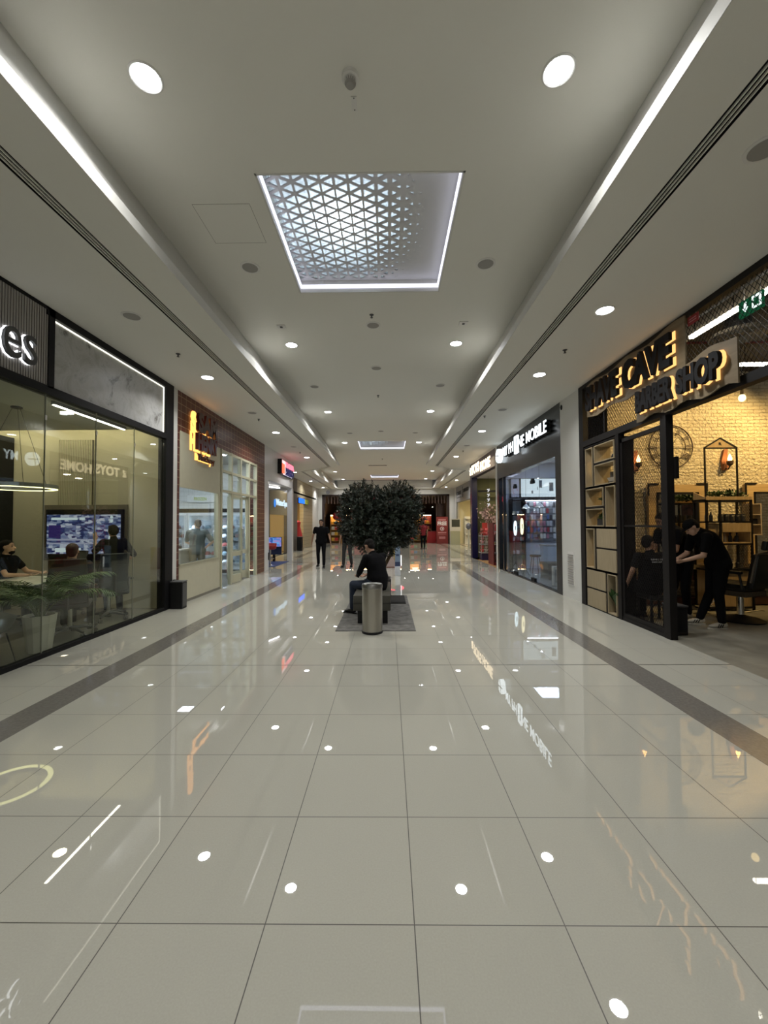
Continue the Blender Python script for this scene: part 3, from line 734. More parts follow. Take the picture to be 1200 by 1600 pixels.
office_chair('dark mesh swivel chair with a seated man, beside the potted palm', -4.63, 5.92, .55)
office_chair('empty dark mesh swivel chair nearest the far office wall, by the standing person', -4.78, 6.95, .9)
office_chair('dark swivel chair behind the office table, partly hidden by palm fronds', -5.75, 7.15, 2.9)
# tub chair
t = thing('tub_chair', (-4.66, 4.62, 0), 'grey felt tub chair on a thin black sled frame at the left edge', 'chair', rz=-.5)
FELT = mat('grey felt', (.10, .10, .09), rough=.95, bump=.3, bscale=200)
g = G(); rings = []
for (r, z, op) in [(.0, .36, 0), (.20, .36, 0), (.27, .40, 0), (.30, .47, 0), (.32, .58, 0), (.33, .68, 1), (.315, .69, 1), (.30, .58, 1), (.27, .47, 0), (.22, .43, 0), (.0, .42, 0)]:
    ring = []
    for k in range(28):
        a = 2 * PI * k / 28; f = .5 + .5 * math.sin(a)      # front (+Y) is lower
        zz = z if z < .47 else .47 + (z - .47) * (1 - .72 * max(0, math.sin(a)))
        ring.append((r * 1.05 * math.cos(a) + .0, r * math.sin(a), zz))
    rings.append([(p[0], p[1], p[2]) for p in ring])
g.rings(rings); g.obj('shell', FELT, t, smooth='all')
for s_ in (-1, 1): G().tube([(s_ * .2, -.2, .37), (s_ * .27, -.27, .015), (s_ * .27, .25, .015), (s_ * .2, .18, .37)], .009).obj('leg', BLACK, t, smooth=True)
G().tube([(-.27, .0, .015), (.27, .0, .015)], .009).obj('crossbar', BLACK, t)
# palm in a white fluted pot
t = thing('potted_palm', (-4.47, 5.22, 0), 'feathery green palm in a tall white pot behind the office glass', 'potted plant')
g = G(); rings = []
for z, r in [(0, .125), (.46, .175), (.46, .155), (.40, .15)]:
    rings.append([((r + (.004 if k % 2 else -.002)) * math.cos(2 * PI * k / 24), (r + (.004 if k % 2 else -.002)) * math.sin(2 * PI * k / 24), z) for k in range(24)])
g.rings(rings, cap=True); g.obj('pot', mat('white ceramic', (.62, .60, .55), rough=.4), t)
G().lathe((0, 0, .41), [(.148, 0), (.148, .015)], 20).obj('soil', mat('soil', (.02, .015, .01), rough=.95), t)
rnd = random.Random(5); gs = G(); gl = G()
for k in range(20):
    a = 2 * PI * k / 20 + rnd.uniform(-.2, .2); L = rnd.uniform(.62, .98); e = rnd.uniform(1.0, 1.5)
    pts = []; p = Vector((.03 * math.cos(a), .03 * math.sin(a), .42)); d = e
    for i in range(12):
        pts.append(p.copy()); p = p + Vector((math.cos(a) * math.cos(d), math.sin(a) * math.cos(d), math.sin(d))) * L / 11; d -= .13 + .03 * (i > 6)
    gs.tube(pts, [.007 - .0004 * i for i in range(12)], 5)
    for i in range(3, 12):
        for q in range(3):
            base = pts[i] if q == 0 else pts[i - 1].lerp(pts[i], q / 3)
            tdir = (pts[i] - pts[i - 1]).normalized(); sd = tdir.cross(Vector((0, 0, 1))).normalized()
            for s_ in (-1, 1):
                ll = .19 * math.sin(PI * (i - 1.5) / 11.5) + .05
                dd = (tdir * .75 + sd * s_ * .8 + Vector((0, 0, -.25 + rnd.uniform(-.15, .15)))).normalized(); w = tdir * .007
                mid = base + dd * ll * .5 + Vector((0, 0, .008)); tip = base + dd * ll + Vector((0, 0, -.03))
                gl.add([base - w, mid - w * 1.1, tip, mid + w * 1.1, base + w], [(0, 1, 2, 3, 4)])
gs.obj('stem', mat('palm stem', (.10, .13, .04), rough=.6), t, smooth=True); gl.obj('frond', mat('palm leaf', (.08, .13, .045), rough=.5, noise=.2, nscale=20), t, fix=False)

# ================================================================== LEFT: tiled butchery
RB = brick_mat('red tile', ('Y', 'Z'), (.10, .022, .012), (.075, .018, .010), (.36, .27, .17), .205, .15, .0055, offset=0, rough=.4, bump=.5, dist=.004, smooth=.2)
struct(B(-4.40, XL, 8.06, 8.15, 0, HS).box(-4.40, XL, 8.15, 12.93, 3.50, HS).box(-4.40, XL, 12.93, 13.80, 0, HS), 'wall_left', RB)
t = thing('cream_panel', (-4.22, 9.1, 0), 'cream laminate shopfront panel around the butchery window', 'wall panel')
B(-4.25, -4.19, 8.15, 10.13, 2.36, 3.50).box(-4.25, -4.19, 8.15, 10.13, .055, .80).box(-4.25, -4.19, 9.99, 10.13, .80, 2.36).obj('panel', CREAM, t, W=True)
B(-4.27, -4.17, 8.15, 10.0, .78, .80).box(-4.27, -4.17, 9.965, 9.99, .80, 2.36).obj('window_frame', mat('cream frame', (.46, .44, .31), rough=.35), t, W=True)
B(-4.235, -4.225, 8.15, 9.97, .80, 2.36).obj('glass_pane', GLASSP, t, W=True)
B(-4.24, -4.185, 8.15, 10.13, 0, .055).obj('plinth', mat('plinth', (.2, .19, .15)), t, W=True)
CF = mat('cream frame', (0, 0, 0))
t = thing('shop_door_frame', (-4.22, 11.5, 0), 'cream gridded door frame with transom windows beside the brown tiled wall', 'door frame')
g = G(); cols = [10.15, 10.83, 11.50, 12.20, 12.87]
for i, y in enumerate(cols): g.box(-4.27, -4.17, y, y + .07, 2.42 if i == 2 else 0, 3.50)
for z in (2.42, 2.93, 3.43): g.box(-4.265, -4.175, 10.15, 12.93, z, z + .06)
g.obj('frame', CF, t, W=True)
for i in range(4):
    for z in (2.48, 2.99): B(-4.225, -4.215, cols[i] + .07, cols[i + 1], z, z + .45).obj('glass_pane', GLASSP, t, W=True)
for i in (0, 3): B(-4.225, -4.215, cols[i] + .07, cols[i + 1], 0.0, 2.42).obj('side_pane', GLASSP, t, W=True)
def leaf(name, hx, hy, ang, label, w=.66, sgn=1):
    t = thing(name, (hx, hy, .02), label, 'door', 'leaves of the butchery door', ang)
    g = G(); 
    g.box(-.025, .025, 0, sgn * .07, 0, 2.38).box(-.025, .025, sgn * (w - .07), sgn * w, 0, 2.38).box(-.025, .025, 0, sgn * w, 0, .22).box(-.025, .025, 0, sgn * w, .72, .84).box(-.025, .025, 0, sgn * w, 2.30, 2.38)
    fm = g.obj('frame', CF, t); B(-.004, .004, sgn * .07, sgn * (w - .07), .22, .72).box(-.004, .004, sgn * .07, sgn * (w - .07), .84, 2.30).obj('glass_pane', GLASSP, t)
    g = G()
    for s_ in (-1, 1): g.tube([(s_ * .025, sgn * (w - .035), .85), (s_ * .07, sgn * (w - .035), .87), (s_ * .07, sgn * (w - .035), 1.45), (s_ * .025, sgn * (w - .035), 1.47)], .012)
    g.obj('handle', STEEL, fm, smooth=True)
leaf('door_leaf', -4.22, 10.91, -.12, 'nearer cream framed glass leaf of the butchery door, almost closed', .60)
leaf('door_leaf', -4.22, 12.19, -.75, 'farther cream framed glass leaf of the butchery door, standing open', .62, -1)
# sign
t = thing('butchery_sign', (-4.19, 9.1, 3.0), 'stacked dark red letters with an orange glow and the word Butchery', 'sign')
SR = mat('sign maroon', (.05, .008, .008), rough=.15)
OG = emit('orange halo', (1, .42, .10), 1.1)
for body, y, w, z, h in (('SAM', 8.62, .95, 3.58, .44), ('HENRY', 8.60, 1.02, 3.20, .36)):
    G().text(body, w, h, FR('L', y, z, -4.2), .07, .055, .10).obj('letters', SR, t, W=True)
    G().text(body, w + .05, h + .05, FR('L', y - .06, z - .02, -4.2), .012, .07, .012).obj('led_backlight', OG, t, W=True)
G().text('Butchery', .80, .19, FR('L', 8.82, 2.96, -4.2), .03, .02, .06).obj('letters', SR, t, W=True)
G().text('Butchery', .84, .21, FR('L', 8.76, 2.95, -4.2), .01, .045, .012).obj('led_backlight', OG, t, W=True)
# interior
WT = brick_mat('white tile', ('X', 'Z'), (.72, .74, .72), (.70, .72, .70), (.5, .52, .5), .15, .15, .004, offset=0, rough=.25, bump=.2)
struct(B(-9, XL, 8.1, 13.8, -.1, 0), 'floor', mat('shop floor', (.16, .155, .145), rough=.35))
struct(B(-9, -4.4, 13.7, 13.8, 0, HS), 'wall_left', WT)
struct(B(-9.1, -9, 7.95, 13.8, 0, HS), 'wall_left', WT)
struct(B(-9, -4.55, 7.95, 8.05, 0, HS), 'wall_left', WT)
struct(B(-9, -4.4, 8.05, 13.7, 3.62, 3.7), 'ceiling', mat('grey ceiling', (.45, .46, .45)))
PAN = emit('cool panel', (.88, .95, 1.0), 20)
for k, (x, y) in enumerate([(-5.3, 9.4), (-5.3, 11.6), (-7.2, 10.5)]):
    t = thing('ceiling_panel_light', (x, y, 3.6), 'cool white ceiling panel inside the butchery, ' + ['above the man at the counter', 'before the glass fridges', 'deep in the shop'][k], 'ceiling light', 'butchery ceiling panels')
    B(-.62, .62, -.17, .17, 0, .02).obj('frame', RIM, t); B(-.6, .6, -.15, .15, -.006, 0).obj('diffuser', PAN, t)
t = thing('frozen_sign', (-6.1, 13.68, 2.2), 'white sign board reading FROZEN on the tiled wall over the fridges', 'sign')
B(-6.75, -5.75, 13.62, 13.70, 2.34, 2.58).obj('board', mat('sign white', (.75, .77, .75)), t, W=True)
G().text('FROZEN', .42, .11, FR('F', -6.52, 2.40, 13.62), .008, .012, 0).obj('letters', mat('sign green', (.45, .55, .06)), t, W=True)
FRW = mat('fridge white', (.62, .66, .68), rough=.3)
packs_cold = packs('food_pack', [(.35, .06, .05), (.5, .5, .55), (.12, .18, .3), (.45, .25, .2), (.6, .6, .6), (.2, .28, .32)], .16, .14, .11, 'tray')
spots = []
for k, x0 in enumerate([-8.36, -7.38, -6.40, -5.42]):
    nm = ['farthest left, deep in the shop', 'second from the left', 'behind the man at the counter', 'seen through the doorway'][k]
    t = thing('display_fridge', (x0 + .48, 13.3, 0), 'upright glass door fridge with lit shelves, ' + nm, 'fridge', 'glass door fridges')
    x1 = x0 + .96
    g = B(x0, x1, 13.58, 13.62, 0, 1.98).box(x0, x0 + .03, 12.95, 13.58, 0, 1.98).box(x1 - .03, x1, 12.95, 13.58, 0, 1.98).box(x0 + .03, x1 - .03, 12.95, 13.58, 0, .35).box(x0 + .03, x1 - .03, 12.95, 13.58, 1.92, 1.98)
    g.obj('cabinet', FRW, t, W=True)
    B(x0, x1, 12.93, 13.0, 1.98, 2.10).obj('header', BLACK, t, W=True)
    B(x0 + .05, x1 - .05, 12.93, 12.95, .06, .16).obj('kick_grille', BLACK, t, W=True)
    g = B(x0 + .03, x0 + .07, 12.91, 12.95, .35, 1.92).box(x1 - .07, x1 - .03, 12.91, 12.95, .35, 1.92).box(x0 + .07, x1 - .07, 12.91, 12.95, .35, .39).box(x0 + .07, x1 - .07, 12.91, 12.95, 1.88, 1.92); dr = g.obj('door', FRW, t, W=True)
    B(x0 + .07, x1 - .07, 12.925, 12.93, .39, 1.88).obj('door_glass', GLASSP, dr, W=True)
    G().tube([(x1 - .09, 12.90, .9), (x1 - .09, 12.87, .95), (x1 - .09, 12.87, 1.35), (x1 - .09, 12.90, 1.4)], .01).obj('handle', STEEL, dr, W=True)
    for z in (.62, .90, 1.18, 1.46): B(x0 + .04, x1 - .04, 13.0, 13.55, z - .012, z).obj('shelf', STEEL, t, W=True)
    B(x0 + .035, x0 + .05, 12.97, 12.99, .4, 1.88).obj('door_light', emit('fridge led', (.8, .92, 1), 22), t, W=True)
    for z in (.35, .62, .90, 1.18, 1.46):
        for q in range(4): spots.append((x0 + .16 + q * .21, 13.12, z))
scatter(packs_cold, spots, 'small wrapped meat pack on a fridge shelf in the butchery', 'food pack', 'packs in the glass door fridges', .01)
t = thing('service_counter', (-5.35, 10.2, 0), 'cream serving counter the man in the polo shirt leans on', 'counter')
B(-.45, .30, -.3, .3, 0, .95).obj('body', mat('counter body', (.50, .48, .40)), t); B(-.5, .34, -.36, .34, .95, 1.0, .01).obj('worktop', mat('counter top', (.62, .60, .52), rough=.2), t); B(-.38, .22, -.305, -.3, .12, .5).obj('front_panel', mat('counter front', (.30, .29, .25)), t)
t = thing('scale', (-5.35, 10.15, 1.0), 'small dark weighing scale on the butchery counter', 'scale')
B(-.14, .14, -.12, .12, 0, .06, .01).obj('base', DARKG, t); G().lathe((0, 0, .06), [(.03, 0), (.13, .03), (.13, .04)], 16).obj('pan', STEEL, t)
# black bin by the pillar
t = thing('waste_bin', (-4.03, 7.83, 0), 'slim black rectangular bin beside the white pillar on the left', 'bin')
B(-.115, .115, -.10, .10, .0, .50, .012).obj('body', BLACK, t); B(-.12, .12, -.105, .105, .50, .525, .008).obj('lid', DARKG, t); B(.116, .12, -.08, .08, .04, .48).obj('side_panel', DARKG, t)
t = thing('rope_holder', (-4.17, 7.95, 0), 'thin black bar fixed low on the white pillar beside the bin', 'fitting')
G().cyl((0, 0, .06), (0, 0, .46), .008).obj('rod', BLACK, t); B(-.03, .03, -.02, .02, .46, .53).obj('top_bracket', BLACK, t); B(-.025, .025, -.02, .02, 0, .06).obj('foot', BLACK, t)

# ================================================================== LEFT: white corner shop
struct(B(-4.4, XL, 13.80, 14.20, 0, HS).box(-4.4, XL, 17.72, 18.0, 0, HS).box(-4.4, XL, 14.2, 17.72, 3.15, HS), 'wall_left', mat('white shopfront', (.60, .60, .60), rough=.35))
struct(B(-5.5, -4.4, 13.80, 13.86, 0, HS).box(-9, -8.9, 13.8, 18, 0, HS), 'wall_left', WHITE)
struct(B(-9, XL, 13.8, 18, -.1, 0), 'floor', mat('white shop floor', (.3, .29, .27), rough=.1))
struct(B(-9, -4.4, 13.86, 18, 3.2, 3.26), 'ceiling', CEIL)
struct(B(-7, XL, 17.9, 18.0, 3.1, HS), 'wall_left', WHITE)
t = thing('corner_glazing', (-4.8, 17.9, 0), 'slim pale posts and glass at the far end of the white shop', 'glazing')
B(-4.44, -4.40, 17.86, 17.94, 0, 3.1).box(-5.52, -5.46, 17.86, 17.94, 0, 3.1).obj('post', mat('pale frame', (.5, .52, .56)), t, W=True); B(-5.46, -4.44, 17.895, 17.905, 0, 3.1).obj('glass_pane', GLASSP, t, W=True)
t = thing('door_jamb', (-4.25, 14.28, 0), 'pale steel door jamb at the near side of the white shop entrance', 'door frame')
B(-4.32, -4.2, 14.2, 14.32, 0, 3.0).obj('post', mat('pale frame', (0, 0, 0)), t, W=True); B(-4.196, -4.18, 14.22, 14.30, .35, .6).obj('sensor', BLACK, t, W=True)
t = thing('shop_sign', (-4.15, 16.5, 3.5), 'boxed sign with a glowing orange bar and pink and navy letters', 'sign')
B(-4.2, -4.04, 15.42, 15.47, 3.52, 4.08).box(-4.2, -4.12, 15.47, 17.6, 3.52, 4.08).obj('box', BLACK, t, W=True)
B(-4.06, -4.035, 15.50, 15.86, 3.56, 3.92).obj('orange_bar', emit('orange red', (1, .12, .06), 1.0), t, W=True)
B(-4.12, -4.04, 15.5, 16.0, 3.98, 4.05).box(-4.12, -4.04, 15.92, 15.99, 3.54, 4.0).obj('outline', emit('sign outline', (1, .6, .6), 0.7), t, W=True)
G().text('PLAZA', 1.45, .20, FR('L', 16.05, 3.86, -4.12), .05, .03, .02).obj('letters', emit('pink red', (1, .16, .22), 1.0), t, W=True)
G().text('ESSHO', 1.45, .30, FR('L', 16.05, 3.54, -4.12), .05, .02, .02).obj('letters', mat('navy', (.02, .02, .12), rough=.3), t, W=True)
G().text('ESSHO', 1.47, .32, FR('L', 16.04, 3.53, -4.12), .01, .04, .006).obj('led_backlight', emit('cold halo', (.8, .75, 1), 0.5), t, W=True)
t = thing('tube_light', (-4.75, 16, 3.1), 'white crooked tube light under the white shop ceiling', 'ceiling light')
G().tube([(-5.1, 14.6, 3.12), (-4.6, 15.3, 3.12), (-5.0, 16.2, 3.12), (-4.6, 17.2, 3.12)], .03).obj('tube', emit('tube white', (.95, .93, 1), 3), t, W=True)
RED = mat('red leather', (.28, .02, .018), rough=.35)
t = thing('bar_stool', (-4.52, 15.6, 0), 'red padded bar stool with chrome pedestal in the white shop', 'stool')
G().lathe((0, 0, 0), [(.20, 0), (.20, .012), (.05, .04), (.028, .06)], 24).obj('base', CHROME, t, smooth=True); G().cyl((0, 0, .04), (0, 0, .62), .025).obj('pole', CHROME, t, smooth=True); G().tube([(.14 * math.cos(a * PI / 8), .14 * math.sin(a * PI / 8), .28) for a in range(16)], .009, 6, True).obj('foot_ring', CHROME, t)
g = G(); g.rings([[(r * 1.1 * math.cos(2 * PI * k / 20), r * math.sin(2 * PI * k / 20), z + (.10 if math.sin(2 * PI * k / 20) > .3 else 0) * (z > .7)) for k in range(20)] for r, z in [(.14, .62), (.20, .66), (.215, .72), (.21, .76), (.17, .75)]]); g.obj('seat', RED, t, smooth=True)
t = thing('floor_screen', (-4.85, 17.3, 0), 'blue floor screen on a black stand in the white shop', 'screen')
B(-.05, .05, -.03, .03, 0, .5).obj('stand', BLACK, t); B(-.32, .32, -.04, 0, .3, .62).obj('cabinet', mat('navy panel', (.02, .03, .08)), t); B(-.34, .34, -.07, -.04, .62, 1.05).obj('bezel', BLACK, t)
B(-.32, .32, -.075, -.07, .64, 1.03).obj('screen', screen_mat('blue screen', [(.03, .08, .3), (.12, .3, .6), (.25, .2, .45), (.08, .18, .5)], .5, 8, 12), t)
t = thing('floor_mat', (-4.8, 16.2, 0), 'blue mat on the floor of the white shop', 'mat')
B(-.45, .55, -.9, 1.2, .0, .012).obj('mat', mat('blue mat', (.03, .05, .16), rough=.8), t)

# ================================================================== LEFT: recessed shopfronts
DKW = mat('dark taupe wall', (.10, .085, .07), rough=.6)
struct(B(-5.75, -5.5, 18.0, 18.9, 0, HS).box(-5.75, -5.5, 18.9, 22.4, 3.3, HS).box(-5.75, -5.5, 22.4, 24.6, 0, HS), 'wall_left', DKW)
BEIGE = stripes('beige planks', 'Z', .24, .06, (.14, .115, .07), (.36, .31, .20), rough=.45, bump=.4)
struct(B(-5.75, -5.5, 24.6, 29.55, 3.2, HS).box(-5.75, -5.5, 26.4, 29.55, 0, 3.2), 'wall_left', BEIGE)
struct(B(-8, -5.75, 18, 31, -.1, 0), 'floor', mat('recess floor', (.35, .3, .22), rough=.2))
struct(B(-8.1, -8, 18, 31, 0, HS), 'wall_left', mat('warm back wall', (.72, .55, .32), rough=.7))
struct(B(-8, -5.5, 18, 31, 3.4, 3.5), 'ceiling', mat('grey ceiling', (0, 0, 0)))
for y in (18.0, 24.0, 30.9): struct(B(-8, -5.75, y, y + .1, 0, 3.4), 'wall_left', mat('warm side wall', (.6, .48, .3), rough=.7))
for k, (y, l) in enumerate([(20.6, 'inside the shop with the white lit lettering'), (26.0, 'inside the beige planked shop')]):
    t = thing('ceiling_panel_light', (-6.7, y, 3.38), 'warm ceiling panel ' + l, 'ceiling light', 'warm shop ceiling panels')
    B(-.5, .5, -1.2, 1.2, 0, .02).obj('frame', RIM, t); B(-.47, .47, -1.17, 1.17, -.006, 0).obj('diffuser', emit('warm panel', (1, .80, .45), 7), t)
t = thing('shop_sign', (-5.47, 20.7, 2.3), 'white glowing lettering seen through the glass of the white corner shop', 'sign')
B(-5.52, -5.50, 18.9, 22.4, 2.05, 3.3).obj('lintel', mat('warm lintel', (.35, .27, .15)), t, W=True)
G().text('WaterSpa', 2.2, .42, FR('L', 19.85, 2.42, -5.49), .02, .02).obj('letters', emit('sign cyan white', (.75, .9, 1), 0.6), t, W=True)
g = G(); g.ell((-5.46, 19.6, 2.6), .03, .13, .2); g.obj('drop_logo', emit('logo blue', (.05, .2, .6), 0.8), t, W=True)
t = thing('shop_sign', (-5.42, 26.0, 3.0), 'blue and green glowing sign panel on the beige planked shopfront', 'sign')
B(-5.5, -5.44, 24.7, 27.7, 2.86, 3.2).obj('box', BLACK, t, W=True)
B(-5.44, -5.42, 24.7, 26.4, 2.88, 3.18).obj('blue_panel', emit('sign blue', (.02, .12, .85), 1.1), t, W=True)
B(-5.44, -5.42, 26.42, 27.65, 2.88, 3.18).obj('green_panel', emit('sign green', (.05, .7, .45), 1.0), t, W=True)
t = thing('dress_display', (-5.62, 25.3, 0), 'red garment on a stand at the entrance of the beige shop', 'display')
G().lathe((0, 0, 0), [(.16, 0), (.16, .02), (.02, .03), (.02, 1.1)], 16).obj('stand', STEEL, t)
G().lathe((0, 0, 0), [(.30, .75), (.20, 1.2), (.14, 1.45), (.18, 1.7), (.06, 1.8)], 18).obj('garment', mat('red cloth', (.4, .02, .02), rough=.8), t, smooth=True)
t = thing('waste_bin', (-5.25, 24.2, 0), 'black bin by the entrance of the beige shop', 'bin')
B(-.15, .15, -.15, .15, 0, .8, .01).obj('body', BLACK, t); B(-.16, .16, -.16, .16, .8, .84).obj('lid', DARKG, t)

# ================================================================== END: the red toy and gift shop
DRED = mat('dark red', (.12, .008, .01), rough=.5); WOODD = wood('dark slats', (.02, .008, .003), (.055, .022, .010), 'X')
struct(B(-5.2, 4.78, 32.3, 40, -.1, 0), 'floor', mat('end floor', (.30, .26, .22), rough=.06))
struct(B(-5.3, -5.2, 32.3, 40, 0, 3.86).box(4.78, 4.88, 32.3, 40, 0, 3.86).box(-5.2, 4.78, 40, 40.1, 0, 3.86), 'wall_front', mat('end shop wall', (.05, .028, .018), rough=.8))
struct(B(-5.2, 4.78, 32.3, 40, 3.86, 3.95), 'ceiling', mat('end shop ceiling', (.03, .02, .015), rough=.8))
t = thing('shop_portal', (-.2, 32.05, 0), 'dark timber portal frame of the shop at the end of the hall', 'shopfront')
B(-5.2, -5.0, 31.98, 32.3, 0, 3.86).box(4.58, 4.78, 31.98, 32.3, 0, 3.86).box(-5.2, 4.78, 31.98, 32.3, 3.74, 3.86).obj('frame', mat('dark frame', (.02, .008, .006)), t, W=True)
g = G()
for k in range(40): g.box(-5.0 + k * .24, -4.9 + k * .24, 32.05, 32.15, 3.15, 3.74)
g.obj('slat', WOODD, t, W=True)
G().text('GO', 2.6, .42, FR('F', -1.4, 3.22, 32.0), .05, .02).obj('letters', emit('red neon', (1, .05, .10), 1.2), t, W=True)
def poster(x0, x1, z0, z1, y):
    t = thing('promotion_stand', ((x0 + x1) / 2, y, 0), 'tall red promotion panel with the word FREE, right of the end shop entrance', 'sign')
    B(x0, x1, y - .03, y + .03, z0, z1).obj('panel', mat('poster red', (.22, .03, .028), rough=.4), t, W=True)
    wt = mat('poster white', (.75, .7, .7))
    G().text('FREE', (x1 - x0) * .8, .30, FR('F', x0 + .09, 1.42, y - .03), .006, .04).obj('lettering', wt, t, W=True)
    g = G(); g.tube([((x0 + x1) / 2 + .14 * math.cos(a * PI / 10), y - .034, 1.15 + .14 * math.sin(a * PI / 10)) for a in range(20)], .02, 6, True); g.text('3', .12, .16, FR('F', (x0 + x1) / 2 - .06, 1.07, y - .03), .006, .02); g.obj('round_mark', wt, t, W=True)
    g = G().box(x0 + .12, x1 - .12, y - .034, y - .03, .80, .90).box(x0 + .12, x1 - .12, y - .034, y - .03, .68, .70).box(x0 + .2, x1 - .2, y - .034, y - .03, .38, .55).box(x0 + .15, x1 - .15, y - .034, y - .03, 1.78, 1.9); g.obj('print', mat('poster pink', (.5, .2, .2)), t, W=True)
poster(3.72, 4.6, 0, 2.08, 31.75)
t = thing('price_banner', (4.25, 33.5, 2.1), 'dim hanging banner above the red promotion panel', 'sign')
B(3.9, 4.55, 33.5, 33.53, 2.15, 3.2).obj('banner', mat('banner', (.12, .08, .07)), t, W=True); G().cyl((4.2, 33.5, 3.2), (4.2, 33.5, 3.86), .01).obj('hanger', BLACK, t, W=True)
goods = packs('toy_box', [(.45, .03, .02), (.6, .35, .04), (.1, .2, .35), (.55, .5, .4), (.5, .12, .05), (.15, .3, .12)], .26, .2, .24)
sp_ = []
shelfdata = [(-4.3, 33.6, .9, 'red and yellow stocked shelf seen beside the walking man'), (-3.2, 34.2, .7, 'blue and yellow stocked shelf left of the tree'), (2.2, 33.8, .9, 'warm lit shelf behind the red shirted walker'), (3.2, 34.4, .8, 'yellow lit shelf left of the promotion panel'), (-1.6, 34.5, 1.0, 'stocked shelf of the end shop behind the tree, left'), (.6, 34.5, 1.0, 'stocked shelf of the end shop behind the tree, right')]
for i, (x, y, w, l) in enumerate(shelfdata):
    t = thing('shop_shelf', (x, y, 0), l, 'shelf', 'shelves of the end shop')
    B(-w / 2, w / 2, .22, .26, 0, 2.3).box(-w / 2, -w / 2 + .03, -.22, .22, 0, 2.3).box(w / 2 - .03, w / 2, -.22, .22, 0, 2.3).obj('frame', DRED if i % 2 else mat('amber wood', (.4, .22, .06)), t)
    for z in (.2, .65, 1.1, 1.55): B(-w / 2 + .03, w / 2 - .03, -.22, .22, z - .03, z).obj('shelf_board', mat('amber wood', (.4, .22, .06)), t)
    B(-w / 2 + .03, w / 2 - .03, -.2, -.1, 2.24, 2.27).obj('shelf_light', emit('amber light', (1, .72, .35), 22), t)
    n = int((w - .1) / .28)
    for z in (.2, .65, 1.1, 1.55):
        for q in range(n): sp_.append((x - w / 2 + .2 + q * .28, y - .05, z))
scatter(goods, sp_, 'small coloured toy box on a lit shelf at the end of the hall', 'box', 'toy boxes in the end shop')
for x, y, l in [(3.45, 33.0, 'red counter block left of the promotion panel'), (-2.4, 33.2, 'red counter block just left of the tree')]:
    t = thing('display_counter', (x, y, 0), l, 'counter', 'red counters of the end shop')
    B(-.35, .35, -.25, .25, 0, .92).obj('body', mat('bright red', (.30, .012, .014), rough=.4), t); B(-.37, .37, -.27, .27, .92, .96).obj('top', DRED, t)
t = thing('heart_display', (-4.1, 33.2, 1.9), 'dark red rounded display hanging above the walking man', 'display')
G().ell((0, 0, .3), .45, .15, .38).obj('shape', mat('red gloss', (.25, .01, .012), rough=.2), t, smooth=True); G().cyl((0, 0, .66), (0, 0, 1.95), .01).obj('hanger', BLACK, t)
for k, (x, y, z) in enumerate([(-3.5, 32.9, 2.85), (-3.1, 33.0, 2.8), (-4.15, 33.4, 2.62), (-2.4, 33.6, 2.3), (1.3, 33.2, 2.85), (2.4, 33.0, 2.8), (1.7, 33.6, 2.4), (3.6, 33.3, 2.9)]):
    t = thing('spot_lamp', (x, y, z), 'tiny bright spot lamp inside the end shop, ' + ['above the walking man, upper left', 'above the walking man, upper right', 'lowest over the red display', 'beside the tree, left', 'beside the tree, right', 'above the red shirted walker', 'lower, over the white lampshade', 'near the promotion panel'][k], 'spot light', 'spot lamps of the end shop')
    G().lathe((0, 0, 0), [(.03, 0), (.05, .02), (.04, .12)], 12).obj('body', BLACK, t); G().lathe((0, 0, -.012), [(.035, 0), (.045, .012)], 12).obj('bulb', emit('spot bulb', (1, .95, .85), 12), t); G().cyl((0, 0, .12), (0, 0, 3.86 - z), .008).obj('rod', BLACK, t)
t = thing('pendant_lamp', (2.15, 33.2, 2.0), 'white cone lampshade glowing at the right of the tree', 'pendant light')
G().lathe((0, 0, 0), [(.28, 0), (.05, .32), (.03, .34)], 18, cap=False).obj('lamp_shade', emit('shade glow', (1, .9, .7), 0.8), t); G().cyl((0, 0, .33), (0, 0, 1.86), .008).obj('cable', BLACK, t)
t = thing('ring_display', (-3.05, 33.4, 2.05), 'dark round ring ornament above the left shelf of the end shop', 'ornament')
G().tube([(.26 * math.cos(a * PI / 12), 0, .3 + .26 * math.sin(a * PI / 12)) for a in range(24)], .04, 8, True).obj('ring', mat('dark bronze', (.12, .05, .03)), t, smooth=True); G().cyl((0, 0, .6), (0, 0, 1.8), .008).obj('hanger', BLACK, t)

# ================================================================== RIGHT: grey shop, toy shop, phone shop
GREYF = mat('grey fascia', (.20, .20, .20), rough=.5)
struct(B(5.2, 5.45, 25.75, 31.35, 3.15, HS).box(5.2, 5.3, 31.2, 31.35, 0, 3.15), 'wall_right', GREYF)
struct(B(5.3, 8, 25, 31.4, -.1, 0), 'floor', mat('recess floor', (0, 0, 0)))
struct(B(8, 8.1, 25, 31.4, 0, HS).box(5.45, 8, 31.35, 31.45, 0, HS).box(5.45, 8, 25.1, 25.2, 0, HS), 'wall_right', mat('pale yellow wall', (.62, .56, .36), rough=.7))
struct(B(5.45, 8, 25.2, 31.35, 3.3, 3.4), 'ceiling', CEIL)
t = thing('ceiling_panel_light', (6.4, 28, 3.28), 'warm ceiling panel inside the grey fronted shop on the right', 'ceiling light', 'warm shop ceiling panels')
B(-.5, .5, -1.2, 1.2, 0, .02).obj('frame', RIM, t); B(-.47, .47, -1.17, 1.17, -.006, 0).obj('diffuser', emit('warm panel', (0, 0, 0), 7), t)
t = thing('shop_sign', (5.17, 28.5, 3.5), 'dark small lettering on the grey fascia at the far right', 'sign')
